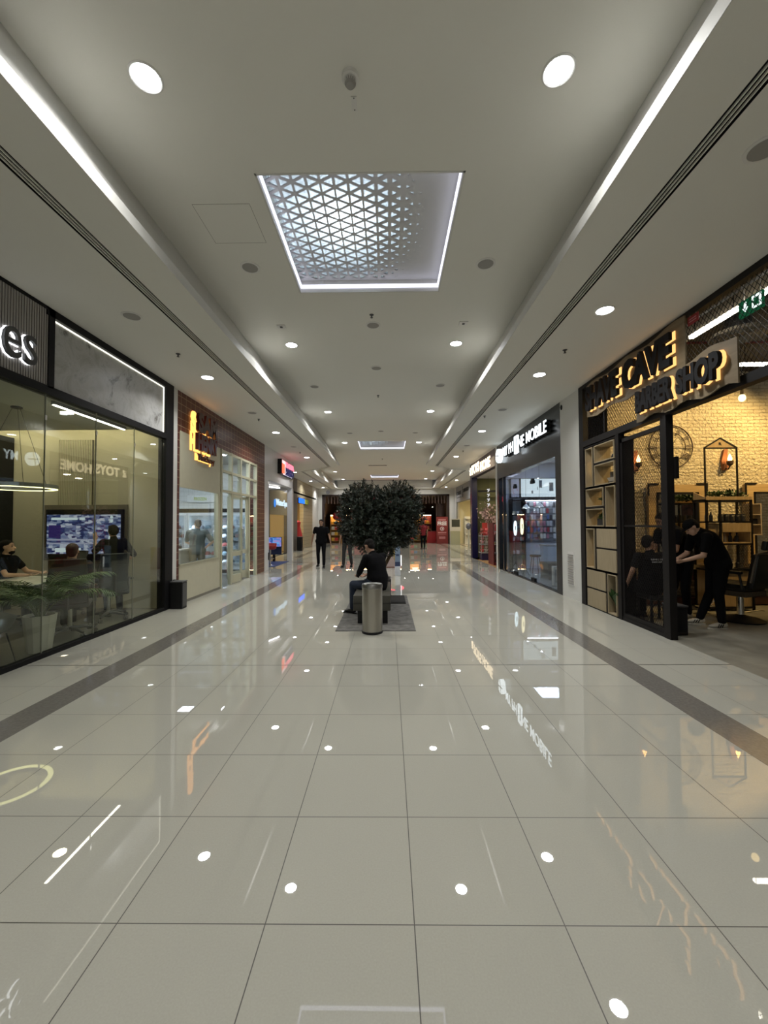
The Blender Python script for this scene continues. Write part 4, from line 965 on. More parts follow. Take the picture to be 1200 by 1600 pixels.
G().text('COFFEE', 1.9, .26, FR('R', 31.0, 3.66, 5.2), .03, .02).obj('word', BLACK, t, W=True); G().text('STUDIO', 1.9, .26, FR('R', 28.3, 3.70, 5.2), .03, .02).obj('word', BLACK, t, W=True); B(5.18, 5.2, 28.55, 28.62, 3.4, 4.15).obj('divider', BLACK, t, W=True); B(5.18, 5.2, 29.2, 30.9, 3.45, 3.5).obj('underline', BLACK, t, W=True)
t = thing('shop_shelf', (7.0, 30.9, 0), 'white display shelf against the yellow wall of the grey fronted shop', 'shelf')
B(-1.2, 1.0, .2, .3, 0, 2.1).obj('back_panel', mat('white laminate', (0, 0, 0)), t)
for z in (.7, 1.1, 1.5, 1.9): B(-1.2, 1.0, -.2, .2, z, z + .04).obj('shelf_board', mat('white laminate', (0, 0, 0)), t)
t = thing('photo_stand', (5.1, 30.4, 0), 'board with a dark picture on a pale base before the grey fronted shop', 'stand')
B(-.5, .2, -.1, .1, 0, 1.0).obj('base', mat('stand base', (.3, .32, .25)), t); B(-.5, .25, -.12, -.08, 1.0, 1.9).obj('board', mat('board pale', (.5, .5, .5)), t); B(-.42, .18, -.125, -.12, 1.3, 1.85).obj('picture', mat('picture dark', (.03, .035, .03)), t)
t = thing('barrier_post', (4.75, 24.3, 0), 'slim pale post standing left of the blue toy shop frame', 'post')
B(-.05, .05, -.05, .05, 0, 1.2).obj('post', mat('pale post', (.6, .56, .42)), t); B(-.16, .16, -.16, .16, 0, .03).obj('foot', mat('pale post', (0, 0, 0)), t); G().ell((0, 0, 1.4), .16, .16, .2).obj('ornament', mat('zebra', (.2, .2, .22), noise=.9, nscale=12), t, smooth=True)
t = thing('small_box', (4.95, 30.9, 0), 'small black box on the floor by the far right pillar', 'box')
B(-.14, .14, -.1, .1, 0, .2, .01).obj('body', BLACK, t); B(-.14, .14, -.1, .1, .2, .23).obj('lid', DARKG, t)
# toy shop
BLUE = mat('dark blue', (.012, .010, .055), rough=.3); PURP = mat('purple fascia', (.045, .028, .055), rough=.4)
struct(B(XR, 4.05, 14.62, 19.12, 3.66, HS), 'wall_right', PURP)
struct(B(XR - .01, 4.1, 14.42, 14.62, 0, HS), 'wall_right', WHITE)
struct(B(XR, 8.5, 14.5, 19.12, -.1, 0), 'floor', wood('warm floor', (.42, .24, .10), (.50, .30, .13), 'Y', rough=.25, scale=1))
struct(B(4.05, 8.5, 19.0, 19.12, 0, HS), 'wall_right', mat('olive wall', (.16, .16, .07), rough=.8))
struct(B(8.5, 8.6, 14.5, 19.12, 0, HS), 'wall_right', mat('olive wall', (0, 0, 0)))
struct(B(4.05, 8.5, 14.6, 19.0, 3.66, 3.72), 'ceiling', CEIL)
for k, (x, y) in enumerate([(4.6, 16.4), (5.2, 17.8), (5.4, 15.6)]):
    t = thing('shop_downlight', (x, y, 3.655), 'warm downlight inside the toy shop, ' + ['nearest its entrance', 'deepest', 'on the right'][k], 'ceiling light', 'toy shop downlights')
    G().lathe((0, 0, 0), [(.12, .0), (.14, -.006), (.12, -.01)], 18, cap=False).obj('rim', RIM, t); G().lathe((0, 0, -.011), [(0, .003), (.118, .003), (.118, 0), (0, 0)], 18, cap=False).obj('diffuser', emit('toy led', (1, .85, .6), 45), t)
t = thing('toy_shopfront', (XR, 17, 0), 'dark blue framed glass front of the toy shop', 'shopfront')
B(3.83, 4.08, 18.75, 19.11, 0, 3.66).obj('post', BLUE, t, W=True); B(3.9, 4.0, 14.62, 14.72, 0, 3.66).obj('post', BLUE, t, W=True)
B(4.08, 7.5, 18.55, 18.62, 3.0, 3.08).obj('crossbar', BLACK, t, W=True)
t = thing('shop_sign', (XR - .03, 17, 3.7), 'glowing cream letters THE TOYS HOME on the purple fascia', 'sign')
YL = emit('warm letter', (1, .80, .52), 1.1)
G().text('TOYS', 1.55, .42, FR('R', 18.35, 3.74, XR), .02, .03, .09).obj('word', YL, t, W=True); G().text('HOME', 1.6, .40, FR('R', 16.6, 3.68, XR), .02, .03, .09).obj('word', YL, t, W=True)
fr = lambda u, v, w: (XR - w, 18.95 - .30 + v - .05 + 0, 3.74 + u)
G().text('THE', .34, .17, lambda u, v, w: (XR - w, 18.85 - v, 3.72 + (.40 - u)), .06, .02, .03).obj('small_letters', YL, t, W=True)
# toys on stepped stand
t = thing('toy_display', (4.30, 17.8, 0), 'tiered stand of toys under the blossom tree in the toy shop', 'display')
B(-.30, .30, -.2, .25, 0, .30).obj('base', BLUE, t)
for z in (.30, .66, 1.02): B(-.34, .36, -.24, .25, z, z + .03).obj('shelf_board', mat('wire grey', (.3, .3, .3)), t)
for x in (-.32, .34):
    for y in (-.22, .23): G().cyl((x, y, .28), (x, y, 1.15), .012).obj('post', STEEL, t)
toys = []
for i, c in enumerate([(.55, .5, .45), (.6, .12, .12), (.6, .4, .05), (.6, .3, .32), (.3, .1, .08)]):
    g = G(); g.ell((0, 0, .08), .075, .07, .08); g.ell((0, -.02, .24), .075, .07, .07); g.ell((-.05, -.02, .31), .025, .02, .03, 8, 5); g.ell((.05, -.02, .31), .025, .02, .03, 8, 5); g.ell((-.08, -.05, .13), .03, .05, .03, 8, 5); g.ell((.08, -.05, .13), .03, .05, .03, 8, 5)
    toys.append(g.obj('soft_toy', mat('plush %d' % i, c, rough=.95), smooth='all'))
scatter(toys, [(4.05 + q * .17, 17.72, z) for z in (.33, .69, 1.05) for q in range(4)], lambda i: 'small round soft toy on the %s tier of the toy stand' % ['lowest', 'middle', 'top'][i // 4], 'soft toy', 'soft toys on the tiered stand', .01)
t = thing('toy_carton', (4.33, 17.80, 1.05), 'red and white carton standing on the top tier of the toy stand', 'box')
B(-.22, .0, .12, .2, 0, .55).obj('red_side', mat('carton red', (.5, .04, .03)), t); B(.0, .18, .12, .2, 0, .55).obj('white_side', mat('carton white', (.6, .55, .5)), t)
t = thing('toy_shelf', (4.16, 15.9, 0), 'red goods rack at the right of the toy shop entrance', 'shelf')
B(-.2, .25, -.4, .4, 0, .1).box(-.2, -.17, -.4, .4, .1, 1.6).obj('frame', DRED, t)
for z in (.45, .85, 1.25): B(-.17, .25, -.4, .4, z, z + .025).obj('shelf_board', mat('wire grey', (0, 0, 0)), t)
scatter(packs('gift_box', [(.45, .04, .05), (.5, .4, .35), (.3, .05, .2)], .2, .2, .26), [(4.24, 15.62 + .27 * q, z) for z in (.1, .475, .875, 1.275) for q in range(3)], 'red gift box on the rack by the toy shop entrance', 'box', 'gift boxes on the red rack')
def blossom(x, y):
    t = thing('blossom_tree', (x, y, 0), 'pale pink artificial blossom tree inside the toy shop', 'tree')
    rnd = random.Random(8); g = G(); g.tube([(0, 0, 0), (.05, 0, .9), (-.05, .05, 1.7)], [.07, .05, .035]); g2 = G()
    for k in range(14):
        a = k * 2.4; b = Vector((-.02, .03, rnd.uniform(1.2, 1.7))); e = b + Vector((math.cos(a) * rnd.uniform(.3, .55), math.sin(a) * .35, rnd.uniform(.1, .9)))
        g.tube([b, (b + e) / 2 + Vector((0, 0, .08)), e], [.025, .018, .008], 5)
        for q in range(34):
            c = e + Vector([rnd.gauss(0, .12) for _ in range(3)]); r = rnd.uniform(.03, .055)
            n = Vector([rnd.gauss(0, 1) for _ in range(3)]).normalized(); u = n.orthogonal().normalized(); w = n.cross(u)
            g2.add([c + (u * math.cos(h * 2 * PI / 5) + w * math.sin(h * 2 * PI / 5)) * r for h in range(5)], [(0, 1, 2, 3, 4)])
    g.obj('trunk', BARK, t, smooth=True); g2.obj('blossom', mat('blossom', (.50, .34, .30), rough=.7, noise=.3, nscale=9), t, fix=False)
blossom(4.75, 18.15)
t = thing('hanging_ornament', (4.16, 17.0, 2.2), 'string of small white shapes hanging in the toy shop window', 'ornament')
g = G()
for k in range(4): g.bar((-.05, 0, .80 - k * .2), (.05, 0, .74 - k * .2), .03).bar((.04, 0, .82 - k * .2), (-.02, 0, .68 - k * .2), .03)
g.obj('shape', emit('soft white', (.9, .9, .9), 0.35), t); G().cyl((0, 0, .86), (0, 0, 1.35), .004).obj('cord', BLACK, t)

# phone shop
DKF = mat('charcoal fascia', (.012, .013, .015), rough=.25, spec=.35)
struct(B(XR, 4.02, 9.12, 14.42, 3.13, HS), 'wall_right', DKF)
struct(B(4.0, 4.9, 9.0, 9.12, 0, HS).box(4.05, 8, 14.42, 14.5, 0, HS), 'wall_right', mat('cool wall', (.46, .49, .56), rough=.6))
struct(B(8, 8.1, 9.0, 14.5, 0, HS), 'wall_right', mat('cool wall', (0, 0, 0)))
struct(B(4.9, 8, 9.0, 9.12, 0, HS), 'wall_right', mat('cool wall', (0, 0, 0)))
struct(B(XR, 8, 9.12, 14.42, -.1, 0), 'floor', mat('phone floor', (.14, .145, .16), rough=.25))
struct(B(4.02, 8, 9.12, 14.42, 3.7, 3.76), 'ceiling', mat('cool ceiling', (.6, .62, .68), rough=.7))
for k, (x, y) in enumerate([(5.0, 12.9), (5.0, 10.8), (6.6, 12.0)]):
    t = thing('ceiling_panel_light', (x, y, 3.68), 'bluish ceiling panel in the phone shop, ' + ['over the hanging phone cases', 'near the pillar', 'deepest'][k], 'ceiling light', 'phone shop ceiling panels')
    B(-.4, .4, -.4, .4, 0, .02).obj('frame', RIM, t); B(-.38, .38, -.38, .38, -.006, 0).obj('diffuser', emit('phone panel', (.62, .76, 1.0), 7), t)
t = thing('phone_shopfront', (XR, 11.7, 0), 'charcoal framed frameless glass front and door of the phone shop', 'shopfront')
B(3.84, 3.98, 9.12, 9.40, 0, 3.14).box(3.84, 3.98, 14.2, 14.42, 0, 3.14).box(3.86, 3.95, 9.4, 14.2, 0, .03).box(3.86, 3.95, 13.72, 13.80, .03, 3.13).obj('frame', DKF, t, W=True)
for a, b in [(9.4, 11.06), (11.08, 12.58), (12.6, 13.72), (13.8, 14.2)]: B(3.90, 3.912, a, b, .03, 3.13).obj('glass_pane', GLASSP, t, W=True)
for y in (11.07, 12.59): B(3.87, 3.94, y - .10, y + .10, 2.66, 2.74).box(3.87, 3.94, y - .05, y + .05, 2.74, 2.79).box(3.87, 3.94, y - .12, y + .12, .03, .12).obj('hinge', BLACKM, t, W=True)
t = thing('shop_sign', (XR - .04, 11.7, 3.7), 'white glowing letters MY PHONE MOBILE with a round logo', 'sign')
BL = emit('cool letter', (.86, .95, 1.0), 1.3)
def word(g, s, ya, yb, z0, z1, b=.004): return g.text(s, ya - yb, z1 - z0, FR('R', ya, z0, XR), .012, b, .128)
for w_, a_, b_ in (('MY', 13.22, 12.72), ('PH', 12.58, 12.14), ('NE', 11.66, 11.16), ('MOBILE', 10.98, 9.58)): word(G(), w_, a_, b_, 3.73, 4.03).obj('word', BL, t, W=True)
g = G()
for a in ((12.02, 11.98, 3.62, 4.13), (11.76, 11.72, 3.62, 4.13), (11.98, 11.76, 3.62, 3.66), (11.98, 11.76, 4.09, 4.13)): g.box(XR - .14, XR - .09, a[0], a[1], a[2], a[3])
g.obj('phone_outline', BL, t, W=True)
g = G(); g.cyl((XR - .02, 13.84, 3.87), (XR - .14, 13.84, 3.87), .235, .235, 32); g.obj('logo_disc', BL, t, W=True)
g = G(); g.bar((XR - .145, 13.84, 3.87), (XR - .145, 13.78, 4.12), .03, .01, (1, 0, 0)); g.bar((XR - .145, 13.60, 3.84), (XR - .145, 14.08, 3.90), .03, .01, (1, 0, 0)); g.bar((XR - .145, 13.84, 3.87), (XR - .145, 13.90, 3.62), .03, .01, (1, 0, 0)); g.obj('logo_line', DKF, t, W=True)
g = G(); word(g, 'MY PH', 13.22, 12.14, 3.73, 4.03, .02); word(g, 'NE MOBILE', 11.66, 9.58, 3.73, 4.03, .02); g.v = [(XR - .02 - .10 * (XR - .128 - p[0]) / .012, p[1], p[2]) for p in g.v]; g.obj('letter_side', BLACK, t, W=True)
# interior of the phone shop
t = thing('lightbox_poster', (5.05, 14.38, 2.5), 'bright white lightbox poster of phone accessories over the case wall', 'poster')
B(4.62, 5.95, 14.30, 14.40, 2.48, 3.16).obj('frame', BLACK, t, W=True); B(4.64, 5.93, 14.295, 14.30, 2.5, 3.14).obj('picture', emit('lightbox', (.75, .88, .95), 0.5), t, W=True)
B(5.27, 5.37, 14.29, 14.295, 2.82, 3.08).box(5.62, 5.76, 14.29, 14.295, 2.7, 3.0).box(5.0, 5.06, 14.29, 14.295, 2.62, 2.72).box(5.2, 5.22, 14.29, 14.295, 2.75, 2.86).obj('pictured_phone', mat('grey ink', (.12, .13, .14)), t, W=True)
t = thing('framed_poster', (4.40, 14.38, 2.5), 'framed poster of earphones left of the bright lightbox', 'poster')
B(4.28, 4.60, 14.33, 14.40, 2.48, 3.16).obj('frame', BLACK, t, W=True); B(4.30, 4.58, 14.325, 14.33, 2.5, 3.14).obj('picture', mat('poster paper', (.62, .58, .66)), t, W=True); G().tube([(4.44 + .08 * math.cos(a), 14.322, 2.72 + .11 * math.sin(a)) for a in [i * .5 for i in range(10)]], .009, 5).obj('pictured_cable', mat('coral', (.6, .12, .12)), t, W=True)
t = thing('case_wall', (5.2, 14.40, .9), 'grey slotted wall panel hung with phone cases', 'wall panel')
B(4.70, 6.3, 14.36, 14.41, .95, 2.42).obj('panel', stripes('slotwall', 'Z', .12, .12, (.02, .02, .025), (.22, .23, .25)), t, W=True); B(4.70, 6.3, 14.2, 14.36, 2.38, 2.42).obj('valance', BLACK, t, W=True); B(4.75, 6.25, 14.24, 14.28, 2.365, 2.38).obj('light_strip', emit('case light', (.85, .93, 1), 14), t, W=True)
cases = []
for i, c in enumerate([(.6, .62, .65), (.05, .05, .06), (.35, .06, .07), (.1, .14, .3), (.5, .5, .52), (.45, .2, .25), (.62, .6, .55)]):
    g = G(); g.box(-.042, .042, -.006, .006, 0, .17, .01); cc = g.obj('phone_case', mat('case %d' % i, c, rough=.3)); cases.append(cc)
rnd = random.Random(4)
scatter(cases, [(4.77 + q * .112 + rnd.uniform(-.012, .012), 14.30, z) for z in (1.05, 1.27, 1.49, 1.71, 1.93, 2.15) for q in range(13) if rnd.random() < .88], 'packaged phone case hanging on the phone shop wall panel', 'phone case', 'phone cases on the wall panel')
t = thing('accessory_shelf', (4.45, 14.2, 0), 'tall black open shelf beside the hanging phone cases', 'shelf')
B(4.22, 4.25, 14.0, 14.38, 0, 2.42).box(4.66, 4.69, 14.0, 14.38, 0, 2.42).obj('frame', BLACK, t, W=True)
for z in (.5, .95, 1.4, 1.85, 2.35): B(4.25, 4.66, 14.0, 14.38, z, z + .03).obj('shelf_board', BLACK, t, W=True)
scatter(packs('accessory_box', [(.5, .52, .55), (.1, .1, .12), (.55, .5, .4)], .1, .1, .12), [(4.32 + q * .13, 14.15, z + .03) for z in (.5, .95, 1.4, 1.85) for q in range(3)], 'small accessory box on the black phone shop shelf', 'box', 'accessory boxes on the black shelf')
def ringlight(x, y, z, r, lab, col):
    t = thing('ring_lamp', (x, y, 0), lab, 'lamp', rz=1.15)
    g = G()
    for a in (0, 2.1, 4.2): g.tube([(0, 0, .35), (.24 * math.cos(a), .24 * math.sin(a), .01)], .01, 6)
    g.obj('tripod', BLACK, t); G().cyl((0, 0, .3), (0, 0, z - r - .02), .012).obj('pole', BLACK, t)
    G().tube([(r * math.cos(a * PI / 16), 0, z + r * math.sin(a * PI / 16)) for a in range(32)], .026, 8, True).obj('ring', emit('ring ' + lab[:4], col, 1.3), t, smooth=True)
    B(-.03, .03, -.02, .0, z - .07, z + .07).obj('phone_holder', BLACK, t)
ringlight(4.02, 13.0, 1.43, .21, 'cool white ring lamp on a tripod in the phone shop, left', (.8, .95, 1)); ringlight(4.10, 12.6, 1.49, .23, 'warm yellow ring lamp on a tripod in the phone shop, right', (1, .85, .5))
t = thing('glass_counter', (5.4, 11.9, 0), 'glass display counter inside the phone shop', 'counter')
B(-.9, .8, -.3, .3, 0, .45).obj('body', DARKG, t); B(-.9, .8, -.3, .3, .45, .93).obj('glass_case', GLASSP, t); B(-.92, .82, -.32, .32, .93, .96).obj('worktop', mat('counter grey', (.25, .26, .27), rough=.15), t)
t = thing('stool', (4.75, 13.3, 0), 'small dark stool before the black shelf in the phone shop', 'stool')
G().lathe((0, 0, .5), [(.16, 0), (.18, .03), (.16, .06)], 18).obj('seat', BLACK, t)
for k in range(4): a = k * PI / 2 + .78; G().cyl((.12 * math.cos(a), .12 * math.sin(a), .5), (.2 * math.cos(a), .2 * math.sin(a), 0), .012).obj('leg', BLACK, t)
for k, (x, y) in enumerate([(4.3, 12.8), (4.35, 11.8)]):
    t = thing('pendant_lamp', (x, y, 2.05), 'small white cone pendant in the phone shop, ' + ['left', 'right'][k], 'pendant light', 'cone pendants in the phone shop')
    G().lathe((0, 0, 0), [(.13, 0), (.03, .12), (.02, .14)], 16, cap=False).obj('lamp_shade', mat('white shade', (.7, .7, .7)), t); G().ell((0, 0, .03), .035, .035, .035, 10, 6).obj('bulb', emit('cool bulb', (.9, .95, 1), 5), t); G().cyl((0, 0, .14), (0, 0, 1.65), .004).obj('cable', BLACK, t)
t = thing('parcel', (4.3, 10.4, 0), 'white paper notice bag standing behind the phone shop glass', 'parcel')
B(-.16, .16, -.06, .06, .02, .5).obj('bag', mat('paper white', (.4, .4, .38)), t); B(-.12, .12, -.065, -.06, .1, .42).obj('print', mat('grey ink', (0, 0, 0)), t); 
# louvre and sensor on the white pillar
t = thing('wall_louvre', (XR - .01, 8.665, .28), 'small white slatted grille low on the white pillar on the right', 'air vent')
B(-.006, .01, -.14, .14, 0, .70).obj('frame', RIM, t); g = G()
for k in range(13): g.box(-.02, -.006, -.12, .12, .03 + k * .05, .055 + k * .05)
g.obj('slat', mat('louvre', (.32, .31, .29), rough=.3), t)
t = thing('wall_sensor', (XR, 9.02, 4.15), 'tiny dark oval sensor high on the white pillar on the right', 'sensor')
G().ell((-.01, 0, 0), .02, .035, .06).obj('body', BLACK, t, smooth=True); G().cyl((-.03, 0, 0), (-.035, 0, 0), .012).obj('lens', DARKG, t)

# ================================================================== RIGHT: the barber shop
BRK = brick_mat('cream brick', ('X', 'Z'), (.62, .56, .42), (.54, .48, .35), (.40, .34, .24), .24, .070, .007, rough=.75, bump=1.0, dist=.03, warp=.022, smooth=.5, lump=.8)
BRK2 = brick_mat('cream brick side', ('Y', 'Z'), (.62, .56, .42), (.54, .48, .35), (.40, .34, .24), .24, .070, .007, rough=.75, bump=1.0, dist=.02, warp=.022, smooth=.5, lump=.6)
HB = 4.62
struct(B(XR + .02, 9.5, 8.2, 8.34, 0, HB), 'wall_front', BRK)
struct(B(9.5, 9.6, -1, 8.34, 0, HB), 'wall_right', BRK2)
struct(B(4.1, 9.5, -1.1, -1, 0, HB), 'wall_back', BRK2)
struct(B(XR + .3, 9.5, -1, 8.2, HB, HB + .06).box(XR, XR + .3, -1, 8.1, HS + .02, HB + .06), 'ceiling', mat('dark ceiling', (.035, .032, .03), rough=.8))
struct(B(4.43, 4.47, -1, 8.2, 4.29, HB), 'trim_9', mat('bulkhead cream', (.62, .54, .40), rough=.7))
MF = mat('black steel', (.007, .006, .006), rough=.5, spec=.25)
t = thing('barber_shopfront', (XR, 4, 0), 'black steel and wire mesh front of the barber shop', 'shopfront')
g = B(3.83, 3.93, 8.02, 8.19, 0, HS - .002).box(3.83, 3.93, -1, 8.02, 4.22, HS - .002).box(3.83, 3.95, -1, 8.02, 3.08, 3.19).box(3.83, 3.93, 6.80, 6.90, 0, 3.08).box(3.83, 3.93, 5.64, 5.76, 0, 3.08).box(3.84, 3.92, 5.70, 6.9, 0, .06).box(3.87, 3.9, 3.8, 3.84, 3.19, 4.22).box(3.87, 3.9, 6.3, 6.34, 3.19, 4.22)
g.obj('frame', MF, t, W=True)
B(3.85, 3.90, 5.76, 6.80, 2.92, 2.98).box(3.86, 3.89, 5.76, 6.80, 1.53, 1.56).box(3.85, 3.90, 5.76, 5.80, .06, 2.98).box(3.85, 3.90, 6.74, 6.80, .06, 2.98).box(3.85, 3.90, 5.8, 6.74, .06, .12).obj('door_leaf', MF, t, W=True)
lattice(G(), .5, 8.02, 3.19, 4.22, 3.885, .062, .082, .0045).obj('wire_mesh', MF, t, W=True, fix=False)
lattice(G(), 5.80, 6.74, .12, 2.92, 3.875, .040, .070, .003).obj('door_mesh', MF, t, W=True, fix=False)
B(3.93, 3.97, 5.60, 5.64, 2.2, 2.5).obj('door_handle', MF, t, W=True)
# cubby shelf wall
t = thing('cubby_shelf', (4.0, 7.47, 0), 'oak and black grid of open and closed cubbies between the corridor and the barber shop', 'shelf')
PN = wood('matt oak panel', (.27, .215, .13), (.33, .27, .17), 'Z', rough=.6)
g = G()
for z in (.0, .725, 1.51, 2.26, 3.04): g.box(3.84, 4.14, 6.9, 8.02, z - (.0 if z == 0 else .02), z + .02)
cells = [(7.96, 7.66, 2.28, 3.02, 0), (7.62, 6.92, 2.70, 3.02, 0), (7.62, 6.92, 2.28, 2.66, 0), (7.96, 7.30, 1.90, 2.24, 0), (7.96, 7.30, 1.53, 1.86, 0), (7.25, 6.92, 1.53, 2.24, 0),
         (7.97, 7.64, .745, 1.49, 0), (7.59, 6.92, 1.15, 1.49, 1), (7.59, 6.92, .745, 1.12, 1), (7.97, 7.28, .38, .705, 1), (7.97, 7.28, .02, .35, 1), (7.23, 6.92, .02, .705, 0)]
for a, b, z0, z1, c in cells:
    for q in (a, b - .02): g.box(3.84, 4.14, q, q + .02, z0 - .02, z1 + .02)
    g.box(3.84, 4.14, b, a, z0 - .02, z0 - .004).box(3.84, 4.14, b, a, z1 + .004, z1 + .02)
g.obj('frame', MF, t, W=True)
for a, b, z0, z1, c in cells:
    a -= .004; b += .024
    if c: B(3.835, 4.12, b, a, z0, z1, .004).obj('door_panel', PN, t, W=True)
    else:
        w = .018; B(3.83, 4.13, b, b + w, z0, z1).box(3.83, 4.13, a - w, a, z0, z1).box(3.83, 4.13, b + w, a - w, z0, z0 + w).box(3.83, 4.13, b + w, a - w, z1 - w, z1).obj('cubby_box', PN, t, W=True)
def leafy(x, y, z, s, n, potc, label, tall=0.0, boxy=False, w=.1):
    t = thing('potted_plant', (x, y, z), label, 'potted plant', 'small potted plants of the barber shop')
    g = G()
    if boxy: g.box(-w * .6, w * .6, -w * 1.3, w * 1.3, 0, w)
    else: g.lathe((0, 0, 0), [(w * .35, 0), (w * .5, w * .9), (w * .42, w * .9), (w * .4, w * .7)], 14)
    g.obj('pot', potc, t); rnd = random.Random(n); g = G()
    for k in range(n):
        a = rnd.uniform(0, 2 * PI); e = rnd.uniform(.3, 1.4); L = s * rnd.uniform(.6, 1.1); b = Vector((rnd.uniform(-.4, .4) * w, rnd.uniform(-1, 1) * w * (1.1 if boxy else .3), w * .8)); d = Vector((math.cos(a) * math.cos(e), math.sin(a) * math.cos(e), math.sin(e) + tall)).normalized()
        sd = d.cross(Vector((0, 0, 1))).normalized() * L * .2; m_ = b + d * L * .6; tp = b + d * L + Vector((0, 0, -.15 * L))
        g.add([b, m_ - sd, tp, m_ + sd + Vector((0, 0, .01))], [(0, 1, 2, 3)])
    g.obj('leaves', LEAF2, t, fix=False)
CLAY = mat('cream pot', (.5, .45, .3), rough=.6)
leafy(4.0, 7.55, 1.918, .16, 50, CLAY, 'low trailing plant in a cubby of the oak shelf, second row')
leafy(4.0, 7.55, 1.548, .17, 80, mat('dark pot', (.02, .02, .02)), 'bushy plant in a dark trough in a cubby of the oak shelf', boxy=True, w=.13)
leafy(4.0, 7.72, .765, .14, 30, CLAY, 'small plant low in the tall left cubby of the oak shelf')
leafy(3.95, 7.06, .04, .42, 16, CLAY, 'tall broad leaved plant in the lowest right cubby of the oak shelf', tall=1.4, w=.11)
t = thing('model_car', (3.98, 7.1, 2.72), 'small dark vintage model car in the top right cubby', 'ornament')
B(-.05, .05, -.12, .1, .03, .09, .01).box(-.04, .04, -.08, .02, .09, .15, .01).obj('body', DARKG, t); g = G()
for x in (-.05, .05):
    for y in (-.08, .07): g.cyl((x - .008, y, .03), (x + .008, y, .03), .03, None, 12)
g.obj('wheel', BLACK, t)
t = thing('model_ship', (3.98, 7.2, 2.30), 'pale model ship in the cubby below the model car', 'ornament')
g = G().rings([[(-.02, -.16, .03), (.02, -.16, .03), (.02, .14, .03), (-.02, .14, .03)], [(-.05, -.2, .1), (.05, -.2, .1), (.05, .17, .1), (-.05, .17, .1)]]); g.obj('hull', mat('ship pale', (.45, .42, .36)), t)
g = G()
for y in (-.12, -.03, .06): g.box(-.02, .02, y, y + .05, .1, .2)
g.obj('deckhouse', mat('ship dark', (.08, .07, .06)), t); B(-.04, .04, -.15, .15, 0, .03).obj('stand', MF, t)
t = thing('bottle_group', (3.98, 7.08, 1.55), 'dark round bottle in the tall right cubby', 'ornament')
G().lathe((0, 0, 0), [(.04, 0), (.06, .05), (.04, .12), (.015, .15), (.02, .18)], 14).obj('bottle', mat('dark glaze', (.02, .018, .018), rough=.2), t, smooth=True); G().ell((0, 0, .2), .025, .025, .025).obj('stopper', STEEL, t)
t = thing('lantern', (3.98, 7.8, 2.3), 'pale faceted lantern in the tall top left cubby', 'ornament')
G().lathe((0, 0, 0), [(.05, 0), (.10, .18), (.03, .42)], 6).obj('glass_body', mat('dusty glass', (.12, .12, .10), rough=.2), t); G().tube([(.1 * math.cos(a * PI / 3), .1 * math.sin(a * PI / 3), .18) for a in range(6)], .004, 5, True).obj('wire', MF, t)
# sign boards and letters
BRD = wood('sign board wood', (.15, .11, .06), (.21, .16, .095), 'Y', rough=.6, scale=1)
def wavy(ya, yb, za0, za1, zb0, zb1, n=14, amp=.03, ph=0):
    top = [(ya + (yb - ya) * i / n, za1 + (zb1 - za1) * i / n + amp * math.sin(i * 1.1 + ph)) for i in range(n + 1)]
    bot = [(ya + (yb - ya) * i / n, za0 + (zb0 - za0) * i / n + amp * math.sin(i * 1.3 + ph + 2)) for i in range(n + 1)]
    return top + bot[::-1]
t = thing('barber_sign', (3.78, 6.2, 3.2), 'wavy wooden sign with black letters SHAVE CAVE BARBER SHOP and orange backlight', 'sign')
G().prism(wavy(7.78, 5.20, 3.58, 4.20, 3.58, 4.24), 'X', 3.80, 3.82).obj('upper_board', BRD, t, W=True)
G().prism(wavy(6.20, 4.40, 3.13, 3.60, 3.11, 3.64, ph=2), 'X', 3.775, 3.795).obj('lower_board', BRD, t, W=True)
HAL = emit('orange backlight', (1, .50, .16), 0.75)
for body, ya, yb, z0, z1, x in (('SHAVE', 7.66, 6.60, 3.67, 4.12, 3.80), ('CAVE', 6.46, 5.36, 3.67, 4.12, 3.80), ('BARBER', 6.08, 5.32, 3.22, 3.54, 3.775), ('SHOP', 5.22, 4.54, 3.22, 3.54, 3.775)):
    w = ya - yb
    G().text(body, w, z1 - z0, FR('R', ya, z0, x), .05, .05, .045).obj('letters', BLACKM, t, W=True)
    G().text(body, w + .02, z1 - z0 + .02, FR('R', ya + .01, z0 - .01, x), .01, .058, .008).obj('led_backlight', HAL, t, W=True)
B(3.82, 3.87, 7.2, 7.24, 3.2, 4.2).obj('bracket', MF, t, W=True); B(3.82, 3.87, 5.6, 5.64, 3.15, 4.2).obj('bracket', MF, t, W=True)
t = thing('fire_notice', (3.86, 5.1, 4.05), 'small dark red notice hanging before the mesh above CAVE', 'sign')
B(3.84, 3.85, 5.02, 5.20, 4.10, 4.21).obj('plate', mat('notice red', (.22, .012, .015)), t, W=True); B(3.836, 3.84, 5.05, 5.17, 4.165, 4.175).box(3.836, 3.84, 5.05, 5.17, 4.135, 4.145).obj('print', mat('notice pink', (.45, .2, .2)), t, W=True); g = G().cyl((3.845, 5.06, 4.21), (3.845, 5.06, 4.3), .003, None, 5).cyl((3.845, 5.16, 4.21), (3.845, 5.16, 4.3), .003, None, 5); g.obj('hanger', STEEL, t, W=True)
t = thing('exit_sign', (3.95, 4.42, 3.85), 'green emergency exit sign with white arrow and running figure', 'sign')
B(3.94, 3.965, 4.27, 4.56, 3.87, 4.05).obj('panel', emit('exit green', (.01, .10, .04), 0.3), t, W=True)
g = G(); fr = FR('R', 4.54, 3.88, 3.94)
def poly(pts): g.add([fr(u, v, w) for w in (.0005, .004) for u, v in pts], [tuple(range(len(pts))), tuple(range(len(pts), 2 * len(pts)))[::-1]])
poly([(.03, .08), (.065, .03), (.10, .08), (.08, .08), (.08, .14), (.05, .14), (.05, .08)])
